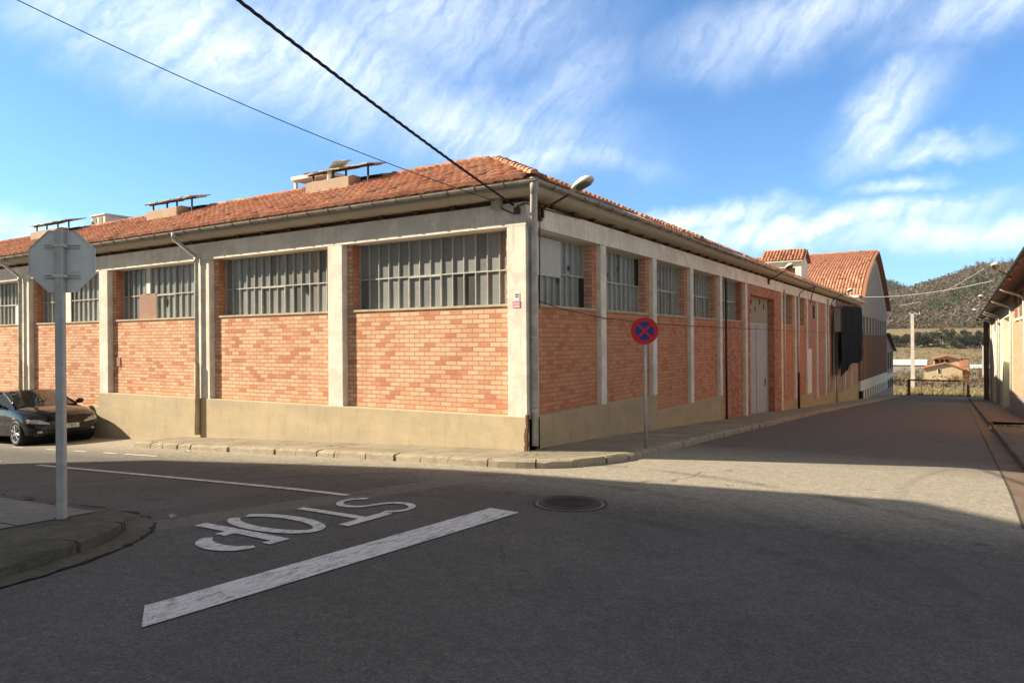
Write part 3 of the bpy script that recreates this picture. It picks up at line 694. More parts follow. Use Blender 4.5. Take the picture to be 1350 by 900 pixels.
for i in range(11):
    a0, a1 = bayE(i)
    if i == 5: continue
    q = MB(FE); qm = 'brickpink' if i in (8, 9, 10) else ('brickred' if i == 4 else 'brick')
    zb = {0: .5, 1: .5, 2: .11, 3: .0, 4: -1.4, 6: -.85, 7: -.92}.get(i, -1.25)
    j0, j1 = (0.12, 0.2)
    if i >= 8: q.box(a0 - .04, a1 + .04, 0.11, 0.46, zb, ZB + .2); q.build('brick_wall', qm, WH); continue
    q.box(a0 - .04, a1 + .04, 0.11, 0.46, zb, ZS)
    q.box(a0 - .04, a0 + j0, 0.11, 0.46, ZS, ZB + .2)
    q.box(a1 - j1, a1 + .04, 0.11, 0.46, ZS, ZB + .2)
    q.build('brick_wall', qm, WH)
br = MB(FE)
# door bay: brick surround
DA0, DA1, DZ = 15.45, 19.35, 3.42
br.box(14.9, DA0, 0.03, 0.55, -1.6, ZB + .2); br.box(DA1, 20.62, 0.03, 0.55, -1.6, ZB + .2); br.box(DA0, DA1, 0.03, 0.55, DZ, ZB + .2)
br.build('brick_wall', 'brickred', WH)
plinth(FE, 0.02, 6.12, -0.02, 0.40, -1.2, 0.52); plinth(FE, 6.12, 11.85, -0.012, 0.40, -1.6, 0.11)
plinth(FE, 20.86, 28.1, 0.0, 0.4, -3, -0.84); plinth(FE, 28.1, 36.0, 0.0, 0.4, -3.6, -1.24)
# pillars
for i, x in enumerate(SP):
    m_ = MB()
    if i == 0:
        m_.bevbox(-0.38, 0.0, 0.0, 0.36, 0.545, ZB, 0.008)
    else:
        zb = 0.545 if i < 4 else -1.9
        m_.bevbox(x - PW / 2, x + PW / 2, 0.0, 0.3, zb, ZB, 0.012)
    m_.build('pillar', 'pillar', WH)
for i, y in enumerate(EP[1:], 1):
    m_ = MB(); zb = {1: .52, 2: .52, 3: .11, 4: .11, 5: -1.3, 6: -1.4, 7: -.84, 8: -.84}.get(i, -1.24)
    m_.bevbox(-0.3, 0.0, y - EWd / 2, y + EWd / 2, zb, ZB, 0.012)
    m_.build('pillar', 'pillar', WH)
# perimeter sweep helper, mitred at the corner
XL, YE = -36.0, 47.5
def sweep(name, prof, m, x0=XL, y1=YE, smooth=False, col=None):
    mb = MB(); n = len(prof); v = []
    for st in range(3):
        for (o, z) in prof: v.append([(x0, -o, z), (o, -o, z), (o, y1, z)][st])
    f = []
    for st in range(2):
        for k in range(n): f.append((st * n + k, (st + 1) * n + k, (st + 1) * n + (k + 1) % n, st * n + (k + 1) % n))
    f += [tuple(range(n)), tuple(2 * n + k for k in range(n - 1, -1, -1))]
    mb.add(v, f, col); return mb.build(name, m, WH, smooth)
sweep('beam', [(0.002, ZB), (0.002, 4.17), (-0.45, 4.17), (-0.45, ZB)], 'beam', y1=36.0)
sweep('wall_head', [(-0.10, 4.17), (-0.10, 4.26), (-0.45, 4.26), (-0.45, 4.17)], 'rust')
sweep('cornice', [(-0.45, 4.26), (0.20, 4.255), (0.27, 4.275), (0.315, 4.32), (0.33, 4.385), (0.33, 4.40), (-0.45, 4.40)], 'cornice')
gp = [(0.405 + 0.052 * math.cos(R(a)), 4.415 + 0.052 * math.sin(R(a))) for a in range(180, 361, 20)]
gp = gp + [(0.466, 4.428), (0.455, 4.430), (0.451, 4.415)] + [(0.405 + 0.045 * math.cos(R(a)), 4.415 + 0.045 * math.sin(R(a))) for a in range(340, 181, -20)]
gut = sweep('gutter', gp, 'gutter')
def strap(T):
    mb = MB(); pts = [T(0.405 + 0.058 * math.cos(R(a)), 4.415 + 0.058 * math.sin(R(a))) for a in range(180, 361, 20)]
    pts = [T(0.33, 4.40)] + pts
    mb.tube(pts, 0.007, 4); mb.build('gutter_strap', 'rust', gut)
for k in range(46):
    x = -0.15 - k * 0.58; strap(lambda o, z: (x, -o, z)) if x > XL else None
for k in range(54):
    y = 0.2 + k * 0.56 + 0.0085 * k * k; strap(lambda o, z: (o, y, z)) if y < YE else None
for k in range(40):      # little blocks in the dark gap under the cornice
    x = -0.7 - k * 0.86; mb = MB(); mb.box(x, x + 0.09, -0.03, 0.1, 4.19, 4.255); mb.build('eave_block', 'rust', WH)
for k in range(50):
    y = 0.9 + k * 0.86; mb = MB(); mb.box(-0.1, 0.03, y, y + 0.09, 4.19, 4.255); mb.build('eave_block', 'rust', WH)

# windows
def window(T, a0, a1, z0, z1, d, n, hz, style='S', special=None, seed=0):
    r_ = random.Random(seed)
    fr = MB(T); gl = MB(T); pw = (a1 - a0) / n; fw = 0.0085
    for k in range(n + 1):
        x = a0 + k * pw; fw_ = 0.014 if k in (0, n) else fw
        fr.box(x - fw_, x + fw_, d - 0.014, d + 0.034, z0, z1)
    for z in (z0, z1): fr.box(a0, a1, d - 0.010, d + 0.028, z - 0.014, z + 0.014)
    fr.box(a0, a1, d - 0.016, d + 0.032, hz - 0.012, hz + 0.012)
    # an opening light with a thicker frame
    k0 = r_.randrange(2, max(3, n - 4)); k1 = k0 + 3
    for k in (k0, k1): fr.box(a0 + k * pw - 0.013, a0 + k * pw + 0.013, d - 0.024, d, z0 + 0.02, hz)
    fr.box(a0 + k0 * pw, a0 + k1 * pw, d - 0.023, d, hz - 0.03, hz - 0.006)
    win = fr.build('window', 'winframe', WH)
    for k in range(n):
        for (za, zb_) in ((z0, hz), (hz, z1)):
            b = r_.uniform(0.20, 0.30); 
            if r_.random() < 0.16: b *= r_.uniform(0.35, 0.6)
            c = (b * 0.95, b * 1.0, b * 0.985)
            if special: 
                s_ = special(k, za > z0 + 0.1, c); c = s_ if s_ else c
            t1, t2 = r_.uniform(-.004, .004), r_.uniform(-.004, .004)
            xa, xb = a0 + k * pw, a0 + (k + 1) * pw
            gl.add([(xa, d + 0.026 + t1, za), (xb, d + 0.026 - t1, za), (xb, d + 0.026 + t2, zb_), (xa, d + 0.026 - t2, zb_)], [(0, 1, 2, 3)], c)
    gl.build('glass', 'glass', win)
    return win
def hole(T, win, a, z, s, d, seed=1):
    r_ = random.Random(seed); n = 9; mb_ = MB(T)
    pts = [(a + s * 0.55 * r_.uniform(.5, 1.1) * math.cos(2 * math.pi * k / n), d, z + s * r_.uniform(.6, 1.2) * math.sin(2 * math.pi * k / n)) for k in range(n)]
    mb_.add(pts, [tuple(range(n))]); mb_.build('broken_pane', 'dark', win)
def board(T, win, a0, a1, z0, z1, d, m):
    mb_ = MB(T); mb_.box(a0, a1, d - 0.03, d - 0.012, z0, z1); mb_.build('board', m, win)
for i in range(7):
    a0, a1 = bayS(i); a0 += 0.16; a1 -= 0.105
    sl = MB(FS); 
    w_ = window(FS, a0, a1, ZS + 0.03, ZB, 0.335, 14, 3.08, seed=i + 3)
    sl.box(a0 - 0.14, a1 + 0.09, 0.11, 0.33, ZS - 0.012, ZS + 0.03); sl.build('sill', 'sill', w_)
    p = (a1 - a0) / 14
    if i == 1: hole(FS, w_, a0 + 10.5 * p, 2.98, 0.12, 0.342, 4)
    if i == 2:
        board(FS, w_, a0 + 3.05 * p, a0 + 5.95 * p, ZS + 0.04, 3.12, 0.335, 'board')
        board(FS, w_, a0 + 4.3 * p, a0 + 4.95 * p, 3.10, ZB, 0.335, 'white')
        hole(FS, w_, a0 + 7.4 * p, 2.86, 0.13, 0.342, 5)
        mb_ = MB(FS); mb_.add([(a1 - 0.52, 0.33, ZS + 0.04), (a1 - 0.34, 0.33, ZS + 0.04), (a1 - 0.36, 0.33, 2.78), (a1 - 0.42, 0.33, 2.86)], [(0, 1, 2, 3)]); mb_.build('board', 'white', w_)
    if i == 3: board(FS, w_, a0 + 5.0 * p, a0 + 6.3 * p, ZS + 0.03, ZB - 0.1, 0.335, 'white')
    if i == 4: board(FS, w_, a0 + 10.0 * p, a0 + 10.9 * p, ZS + 0.03, 3.05, 0.335, 'white')
for i in (0, 1, 2, 3, 4, 6, 7):
    a0, a1 = bayE(i); a0 += 0.12; a1 -= 0.2
    w_ = window(FE, a0, a1, ZS + 0.03, ZB - 0.02, 0.31, 9, 3.10, seed=i + 31)
    sl = MB(FE); sl.box(a0 - 0.10, a1 + 0.16, 0.085, 0.31, ZS - 0.012, ZS + 0.03); sl.build('sill', 'sill', w_)
    p = (a1 - a0) / 9
    if i == 0:
        board(FE, w_, a0 + 0.02, a0 + 5.0 * p, 3.02, ZB - 0.06, 0.31, 'boardpale')
        hole(FE, w_, a0 + 6.6 * p, 3.25, 0.07, 0.314, 2); hole(FE, w_, a0 + 4.8 * p, 2.95, 0.05, 0.314, 6)
        board(FE, w_, a0 + 8.05 * p, a1 - 0.02, ZS + 0.05, 3.08, 0.315, 'dark')
    if i == 1:
        for k, (q, z) in enumerate([(2.5, 3.25), (4.4, 3.42), (1.4, 2.7), (0.9, 3.2)]): hole(FE, w_, a0 + q * p, z, 0.07, 0.314, k + 9)
        board(FE, w_, a0 + 8.05 * p, a1 - 0.02, 3.12, ZB - 0.05, 0.315, 'dark')
    if i in (2, 3): hole(FE, w_, a0 + 3.4 * p, 3.3, 0.07, 0.314, i)
# big sheet door
dm = MB(FE); dm.box(DA0, DA1, 0.30, 0.36, -1.15, 2.42); dr = dm.build('door', 'doorgrey', WH)
mb = MB(FE)
n = 26
for k in range(n):
    x = DA0 + (DA1 - DA0) * k / n; ww = (DA1 - DA0) / n
    mb.box(x, x + ww * 0.55, 0.285, 0.34, 2.42, DZ); mb.box(x + ww * 0.55, x + ww, 0.30, 0.34, 2.42, DZ)
mb.build('ribbed_panel', 'doorpale', dr)
mb = MB(FE); mb.box(DA0, DA1, 0.27, 0.3, 2.39, 2.44)
for x in (DA0 + 0.02, (DA0 + DA1) / 2, DA1 - 0.06): mb.box(x, x + 0.04, 0.275, 0.3, -1.1, 2.4)
mb.build('door_frame', 'galv', dr)
for k, (q, z) in enumerate([(0.28, 3.1), (0.62, 3.15), (0.44, 2.85), (0.25, 2.75), (0.8, 3.0)]): 
    mb = MB(FE); a = DA0 + (DA1 - DA0) * q; mb.add([(a, .282, z), (a + .12, .282, z + .03), (a + .15, .282, z + .2), (a + .05, .282, z + .24), (a - .02, .282, z + .1)], [(0, 1, 2, 3, 4)]); mb.build('torn_hole', 'dark', dr)
mb = MB(FE); mb.box(DA1 - 0.65, DA1 - 0.6, 0.25, 0.27, 0.0, 0.3); mb.build('door_handle', 'rust', dr)
# narrow pale door strip and small recess further along
mb = MB(FE); mb.box(27.1, 28.2, 0.08, 0.2, -1.2, 1.35); mb.build('door', 'white', WH)
mb = MB(FE); mb.box(33.2, 34.2, 0.085, 0.2, -1.0, 2.1); mb.build('door', 'boardpale', WH)
mb = MB(FE); mb.box(28.8, 29.25, 0.09, 0.2, 2.9, 3.55); mb.build('vent_panel', 'dark', WH)
# blank bays have no opening; wall wiring and lime stains
mb = MB(FS); mb.box(-13.35 + 0.35 + 0.24, -13.35 + 0.35 + 0.48, 0.115, 0.14, 1.25, 1.48); mb.build('meter_box', 'board', WH)

# downpipes of the street front
def downpipe(path, r, m, name='downpipe'):
    mb_ = MB(); mb_.tube(path, r, 10)
    return mb_.build(name, m, WH, True)
def pipe_front(x, low, z_end, brown=True):
    p_ = downpipe([(x - 0.36, -0.405, 4.36), (x - 0.36, -0.405, 4.26), (x - 0.05, -0.08, 3.88), (x, -0.075, 3.78), (x, -0.075, low)], 0.045, 'pipe')
    c_ = MB(); c_.tube([(x, -0.075, 3.84), (x, -0.075, 3.72)], 0.058, 10); c_.build('collar', 'pipe', p_, True); c_ = MB(); c_.tube([(x - 0.36, -0.405, 4.40), (x - 0.36, -0.405, 4.28)], 0.06, 10); c_.build('collar', 'pipe', p_, True)
    g_ = MB(); g_.tube([(x + 0.0, -0.085, 1.35), (x, -0.085, z_end)], 0.062, 10); g_.build('guard_pipe', 'pipebrown', p_, True)
pipe_front(-8.94, 1.2, -0.30)
pipe_front(-17.52, -1.0, -0.8)
pipe_front(-25.9, -1.0, -1.1)
# corner downpipe and its broken mortar chase
p_ = downpipe([(0.38, -0.36, 4.40), (0.36, -0.34, 4.22), (0.10, 0.08, 3.82), (0.075, 0.13, 3.70), (0.075, 0.13, 0.05)], 0.06, 'pipe')
c_ = MB(); c_.tube([(0.38, -0.37, 4.45), (0.37, -0.35, 4.20)], [0.075, 0.062], 12); c_.build('collar', 'pipe', p_, True)
for z in (3.62, 1.85, 0.62): c_ = MB(); c_.tube([(0.075, 0.13, z), (0.075, 0.13, z + 0.06)], 0.068, 12); c_.build('collar', 'pipe', p_, True)
mb = MB(); mb.box(0.0, 0.055, 0.21, 0.30, 0.53, 3.77); mb.build('pipe_chase', 'pillar', WH)
r_ = random.Random(4)
for (x0, x1, y0, y1) in ((-0.028, 0.022, -0.035, 0.02), (0.02, 0.055, 0.225, 0.27)):
    mb = MB()
    for k in range(9):
        z = -0.1 + k * 0.075; j = r_.uniform(-0.018, 0.018)
        mb.box(x0 + j, x1 + j * 0.5, y0 + j * .4, y1, z, z + 0.078)
    mb.build('broken_pipe_casing', 'rust', WH)
# thin pipes on the side street
for (y, z0, z1, r_, m_) in [(12.05, -0.9, 3.75, 0.035, 'pipedark'), (20.98, -0.6, 3.9, 0.03, 'pipewhite'), (24.0, 0.3, 3.75, 0.05, 'pipewhite'), (24.0, -1.4, 0.3, 0.055, 'pipedark'), (32.75, -1.2, 4.1, 0.05, 'pipewhite'), (36.1, -2.0, 4.1, 0.07, 'pipewhite')]:
    downpipe([(0.05, y, z0), (0.05, y, z1)], r_, m_)
# cables fixed to the walls
def wire(pts, r, m='cable', name='wall_cable', parent=None):
    mb_ = MB(); mb_.tube(pts, r, 5); return mb_.build(name, m, parent, True)
def bez(a, b, c, d, n=12):
    A, B, C_, D = map(Vector, (a, b, c, d)); o = []
    for i in range(n + 1):
        t_ = i / n; o.append(tuple(A * (1 - t_) ** 3 + B * 3 * t_ * (1 - t_) ** 2 + C_ * 3 * t_ * t_ * (1 - t_) + D * t_ ** 3))
    return o
wire([(0.04, 0.4, 2.50), (0.03, 1.2, 2.40), (0.02, 3.1, 2.28), (0.02, 6.0, 2.22), (0.02, 9, 2.2), (0.02, 11.9, 2.2), (0.02, 14.8, 2.2), (0.02, 20.7, 2.2), (0.02, 26, 2.2), (0.02, 32, 2.2)], 0.008, parent=WH)
wire([(-0.9, -0.015, 4.21), (-0.6, -0.04, 4.17), (-0.30, -0.035, 4.02), (-0.22, -0.04, 3.98), (-0.14, -0.04, 4.10), (0.02, -0.03, 4.14), (0.03, 0.45, 4.13), (0.03, 2.0, 4.16)], 0.012, parent=WH)
wire([(0.03, 0.42, 4.13), (0.05, 0.40, 3.95), (0.03, 0.42, 3.72), (0.03, 0.4, 2.4)], 0.01, parent=WH)
for (ya, yb) in ((24.1, 27.2),):
    wire(bez((0.06, ya, 3.75), (0.1, ya + 0.1, 4.2), (0.3, yb - 1.4, 4.15), (0.42, yb - 1.0, 4.34)) + bez((0.42, yb - 1.0, 4.34), (0.4, yb - .6, 4.3), (0.1, yb, 4.3), (0.06, yb, 3.6))[1:], 0.022, parent=WH)
for b_ in ((-0.20, -0.10, -0.06, 0.0, 3.97, 4.08), (0.005, 0.06, 0.40, 0.48, 3.90, 4.12)): mb = MB(); mb.box(*b_); mb.build('junction_box', 'rust', WH)
mb = MB(); mb.box(-0.62, -0.46, -0.12, 0.0, 4.09, 4.25); mb.build('cable_anchor_block', 'cornice', WH)
# small notices on the corner pillar
mb = MB(); mb.box(-0.24, -0.13, -0.008, 0.0, 2.50, 2.64); nt = mb.build('notice', 'white', WH)
mb = MB(); mb.box(-0.215, -0.155, -0.011, -0.0085, 2.60, 2.62); mb.box(-0.215, -0.155, -0.011, -0.0085, 2.565, 2.58); mb.build('print', 'paperblack', nt)
mb = MB()
mb.box(-0.265, -0.115, -0.0085, -0.001, 2.385, 2.495, (0.55, 0.18, 0.30)); mb.box(-0.25, -0.13, -0.010, -0.0086, 2.43, 2.48, (0.66, 0.36, 0.46)); mb.box(-0.25, -0.13, -0.010, -0.0086, 2.395, 2.415, (0.7, 0.68, 0.66))
mb.build('notice', 'paintcol', WH)

# ---- roof: individual barrel tiles
def tile_col(r_):
    a = r_.random()
    if a < 0.30: c = (0.57, 0.32, 0.215)
    elif a < 0.33: c = (0.38, 0.17, 0.11)
    elif a < 0.38: c = (0.24, 0.15, 0.10)
    else: c = (0.52, 0.25, 0.16)
    k = r_.uniform(0.85, 1.15); return tuple(q * k for q in c)
def tiles(mb, O, U, V, N, ulen, vlen, inside=lambda u, v: True, pu=0.185, pv=0.30, seed=1, r=0.073, segs=5, start=0.0, mess=1.0, hk=1.0):
    r_ = random.Random(seed); O, U, V, N = map(Vector, (O, U, V, N))
    ni = int(ulen / pu); nj = int(math.ceil(vlen / pv))
    for j in range(nj):
        for i in range(ni):
            u = start + (i + 0.5) * pu; v = j * pv
            if not inside(u, v + pv * 0.5): continue
            u += r_.gauss(0, 0.005 * mess); sk = r_.gauss(0, 0.008 * mess); lift = r_.uniform(0, 0.012) * mess; v0 = v + r_.gauss(0, 0.008 * mess) - 0.03
            v1 = min(v + pv + 0.03, vlen + 0.05); c = tile_col(r_); vs = []
            for (vv, rr, uu, hh) in ((v0, r, u, 0.022 + lift), (v1, r * 0.82, u + sk, 0.0)):
                for k in range(segs + 1):
                    a = math.pi * k / segs
                    vs.append(O + U * (uu - rr * math.cos(a)) + V * vv + N * (hh + rr * hk * math.sin(a)))
            f = [(k, k + 1, segs + 2 + k, segs + 1 + k) for k in range(segs)] + [tuple(range(segs, -1, -1))]
            mb.add([tuple(q) for q in vs], f, c)
def ridge_tiles(mb, a, b, r=0.10, ln=0.36, seed=2):
    r_ = random.Random(seed); a, b = Vector(a), Vector(b); L = (b - a).length; n = max(1, int(L / ln)); d = (b - a) / L
    s_ = d.cross(Vector((0, 0, 1))).normalized(); u_ = s_.cross(d)
    for i in range(n):
        p0 = a + d * (i * ln - 0.03); p1 = a + d * ((i + 1) * ln + 0.02); c = tuple(q * 0.85 for q in tile_col(r_)); vs = []; j = r_.gauss(0, 0.008)
        for (p, rr, h) in ((p0, r, 0.02), (p1, r * 0.85, 0.0)):
            for k in range(7):
                an = math.pi * k / 6; vs.append(tuple(p + s_ * (-rr * math.cos(an) + j) + u_ * (rr * math.sin(an) + h)))
        mb.add(vs, [(k, k + 1, 8 + k, 7 + k) for k in range(6)] + [tuple(range(6, -1, -1))], c)
EO, ZE, KR_, ZR = 0.41, 4.44, 1.80, 5.50       # eave offset, eave z, ridge inset, ridge z
th = math.atan2(ZR - ZE, KR_ + EO); SL = math.hypot(ZR - ZE, KR_ + EO); ct, sn = math.cos(th), math.sin(th)
rf = MB(); base = MB(); PC = (0.34, 0.15, 0.095)
L0 = 34.0
tiles(rf, (EO, -EO, ZE + 0.01), (-1, 0, 0), (0, ct, sn), (0, -sn, ct), L0, SL, lambda u, v: u > v * ct - 0.02, seed=11)
# hipped end toward the side street, then the next roof behind it
tiles(rf, (EO, -EO, ZE + 0.01), (0, 1, 0), (-ct, 0, sn), (sn, 0, ct), 2 * (KR_ + EO), SL, lambda u, v: v * ct - 0.02 < u < 2 * (KR_ + EO) - v * ct + 0.02, seed=12)
Y2 = 8.35
tiles(rf, (EO, Y2, ZE + 0.01), (0, 1, 0), (-ct, 0, sn), (sn, 0, ct), 2 * (KR_ + EO), SL, lambda u, v: v * ct - 0.02 < u < 2 * (KR_ + EO) - v * ct + 0.02, seed=13)
tiles(rf, (EO, Y2, ZE + 0.01), (-1, 0, 0), (0, ct, sn), (0, -sn, ct), 8, SL, lambda u, v: u > v * ct - 0.02, seed=14)
# low tiled margin along the rest of the side eave
lt = R(27)
for (ya, yb, sd) in ((4.0, Y2 + 0.02, 15), (Y2 + 4.42, YE, 16)):
    tiles(rf, (EO, ya, ZE + 0.01), (0, 1, 0), (-math.cos(lt), 0, math.sin(lt)), (math.sin(lt), 0, math.cos(lt)), yb - ya, 0.30, seed=sd)
    base.add([(EO, ya, ZE), (EO, yb, ZE), (EO - 0.32, yb, ZE + 0.16), (EO - 0.32, ya, ZE + 0.16)], [(0, 1, 2, 3)], PC)
pk = (-KR_, KR_, ZR)
def hip(y0, seed, yl=L0):
    p = (-KR_, y0 + EO + KR_, ZR)
    ridge_tiles(rf, (EO, y0, ZE + 0.05), (p[0], p[1], ZR + 0.03), 0.075, 0.26, seed=seed)
    ridge_tiles(rf, (-yl, p[1], ZR + 0.01), (p[0], p[1], ZR + 0.03), 0.09, seed=seed + 2)
    W2 = 2 * (EO + KR_)
    base.add([(EO, y0, ZE), (EO, y0 + W2, ZE), (p[0], p[1], ZR), (-yl, p[1], ZR), (-yl, y0, ZE), (-yl, y0 + W2, ZE)], [(0, 1, 2), (0, 2, 3, 4), (2, 1, 5, 3)], PC)
hip(-EO, 21); hip(Y2, 25, 9)
base.add([(EO - 0.32, 4.0, ZE + 0.13), (EO - 0.32, YE + 2, ZE + 0.13), (-34, YE + 2, ZE + 0.13), (-34, 4.0, ZE + 0.13)], [(0, 1, 2, 3)], (0.2, 0.19, 0.17))
roof = rf.build('roof', 'tile', WH); base.build('roof_deck', 'tile', roof)
# closing walls at the far ends, hidden from the street
mb = MB(); mb.box(-36, -35.6, 0.3, 47.5, -2.5, 4.3); mb.box(-36, 0, 47.2, 47.5, -4, 4.3); mb.build('rear_wall', 'hallwall', WH)

# roof vents
def vent(x0, x1, broken=False, seed=0):
    r_ = random.Random(seed); b = MB(); y0, y1 = 1.25, 1.8; zt = 5.56
    b.prism([(y0 - 0.1, 5.0), (y1, 5.0), (y1, zt), (y0 + 0.05, zt), (y0 - 0.1, zt - 0.06)], x0, x1 - 0.5, 'x')
    v_ = b.build('roof_vent', 'ventwall', WH)
    b = MB(); b.prism([(y0 + 0.2, 5.0), (y1, 5.0), (y1, zt + 0.02), (y0 + 0.3, zt)], x1 - 0.5, x1, 'x'); b.build('vent_shaft', 'dark', v_)
    b = MB()
    for x in (x0 + 0.05, x0 + 0.7, x1 - 0.75, x1 - 0.08):
        b.box(x, x + 0.035, 1.3, 1.335, 5.2, 5.72)
    b.box(x0 - 0.1, x1 + 0.1, 1.29, 1.34, 5.70, 5.73); b.build('vent_post', 'pipedark', v_)
    b = MB(); n = 12; L_ = x1 - x0 + 0.16
    for k in range(n):
        xa = x0 - 0.10 + L_ * k / n; xb = x0 - 0.10 + L_ * (k + 1) / n; dz = r_.uniform(-0.01, 0.02)
        b.prism([(1.15 + r_.uniform(-.03, .03), 5.70 + dz), (1.80, 5.84 + dz), (1.80, 5.865 + dz), (1.15, 5.725 + dz)], xa + 0.006, xb, 'x')
    b.build('vent_cover', 'sheet', v_)
    if broken:
        b = MB(); c = Vector((x0 + 0.7, 1.2, 5.74))
        vs = []; 
        for i in range(6):
            for j in range(4):
                vs.append((c.x - 0.05 + i * 0.10, c.y + j * 0.11, c.z + 0.02 + i * 0.03 + 0.10 * math.sin(i * 1.1 + j) * 0.4 + (0.06 if 1 < i < 5 else 0)))
        b.add(vs, [(i * 4 + j, i * 4 + j + 1, i * 4 + j + 5, i * 4 + j + 4) for i in range(5) for j in range(3)])
        b.add([(c.x - 0.05, c.y, c.z), (c.x + 0.05, c.y + .05, c.z + .02), (c.x + 0.02, c.y - .02, c.z - .34), (c.x - 0.05, c.y - .02, c.z - .32)], [(0, 1, 2, 3)])
        b.build('torn_sheet', 'white', v_)
vent(-13.0, -11.1, seed=1); vent(-6.6, -4.75, True, seed=2); vent(-19.6, -17.45, seed=3)
mb = MB()
for x in (-7.75, -7.1, -6.6):
    for y in (1.8, 2.6): mb.box(x, x + 0.07, y, y + 0.07, 5.3, 5.83)
mb.box(-7.8, -6.5, 1.75, 2.7, 5.83, 5.92); mb.build('roof_frame', 'white', WH)
mb = MB(); mb.box(-17.3, -16.5, 1.9, 2.8, 5.0, 5.90)
mb.box(-17.33, -16.45, 1.86, 2.85, 5.90, 5.94); rb_ = mb.build('roof_hut', 'white', WH)
mb = MB(); mb.box(-17.2, -17.0, 1.885, 1.92, 5.64, 5.84); mb.box(-16.85, -16.65, 1.885, 1.92, 5.64, 5.84); mb.build('opening', 'hallwall', rb_)

# tiled lantern tower on the roof near the far end
TX0, TX1, TY0, TY1 = -3.55, -1.55, 34.0, 35.9
mb = MB(); zt = 6.42
for x in (TX0, TX1 - 0.34): mb.box(x, x + 0.34, TY0, TY0 + 0.3, 4.3, 6.05)
mb.box(TX0, TX1, TY0, TY0 + 0.3, 6.05, 6.40)
mb.box(TX1 - 0.3, TX1, TY0 + 0.3, TY1, 4.3, 6.4); mb.box(TX0, TX0 + 0.3, TY0 + .3, TY1, 4.3, 6.4); mb.box(TX0, TX1, TY1, TY1 + 0.2, 4.3, 6.4)
mb.prism([(TY0 - 0.02, 6.4), (TY1 + 0.22, 6.4), ((TY0 + TY1) / 2, 7.02)], TX1 - 0.2, TX1 + 0.0, 'x')
mb.prism([(TY0 - 0.02, 6.4), (TY1 + 0.22, 6.4), ((TY0 + TY1) / 2, 7.02)], TX0, TX0 + 0.2, 'x')
tw = mb.build('lantern_tower', 'beam', WH)
mb = MB(); mb.box(TX0 - 0.3, TX1 + 0.12, TY0 - 0.22, TY0 + 0.02, 6.38, 6.46); mb.build('eave_board', 'cream', tw)
mb = MB(); mb.box(TX0 + .3, TX1 - .3, TY0 + 0.25, TY0 + 0.3, 4.3, 6.06); mb.build('opening', 'brickhall', tw)
mb = MB(); tv = Vector((0, 1.0, 0.62)).normalized(); tn = Vector((0, -tv.z, tv.y)); 
tiles(mb, (TX0 - 0.3, TY0 - 0.2, 6.46), (1, 0, 0), tv, tn, TX1 - TX0 + 0.5, 1.38, seed=41)
mb.add([(TX0 - .3, TY0 - .2, 6.44), (TX1 + .2, TY0 - .2, 6.44), (TX1 + .2, (TY0 + TY1) / 2 + .02, 7.16), (TX0 - .3, (TY0 + TY1) / 2 + .02, 7.16), (TX0 - .3, TY1 + .3, 6.44), (TX1 + .2, TY1 + .3, 6.44)], [(0, 1, 2, 3), (3, 2, 5, 4)], PC)
ridge_tiles(mb, (TX0 - .3, (TY0 + TY1) / 2 + .02, 7.16), (TX1 + .2, (TY0 + TY1) / 2 + .02, 7.16), 0.09)
mb.build('tower_roof', 'tile', tw)

# link bay beyond the last pillar
mb = MB(FE); mb.box(36.0, 47.4, 0.06, 0.45, -1.5, 4.17); mb.build('brick_wall', 'brickpink', WH)
mb = MB(FE); mb.box(36.0, 47.4, 0.02, 0.45, -4.5, -1.5); mb.build('plinth', 'plinth', WH)
for y in (36.25, 40.3, 43.6, 47.3):
    mb = MB(FE); mb.box(y - .14, y + .14, 0.0, 0.06, -1.5, 4.17); mb.build('pillar', 'pillar', WH)
mb = MB(FE); mb.box(39.2, 40.0, 0.04, 0.1, -1.75, 0.6); mb.build('door', 'hallwall', WH)

# ------------------------------------------------------------------ gabled hall
HL = thing('gabled_hall', 'tall grey hall with curved orange tiled roof behind the brick warehouse', 'building', (0, 60.3, g(0, 60)))
LC = [(48.45, 4.95), (49.4, 5.7), (50.9, 6.55), (52.8, 7.35), (54.9, 8.05), (57.0, 8.72), (58.95, 9.22), (60.3, 9.52)]
RC = [(60.3, 9.52), (61.6, 9.24), (63.4, 8.75), (66.0, 7.9), (68.5, 6.87), (70.8, 5.85), (73.0, 4.72)]
mb = MB(); poly = [(48.9, -4.0), (72.6, -5.6), (72.6, 3.55), (48.9, 3.6)]
wallpts = [(48.9, 3.6), (72.6, 3.55), (72.6, 4.85)] + [(y, z - 0.08) for y, z in RC[::-1][1:]] + [(y, z - 0.08) for y, z in LC[::-1][1:-1]] + [(48.9, 5.2)]
mb.prism(wallpts, -0.35, 0.0, 'x'); mb.build('gable_wall', 'hallwall', HL)
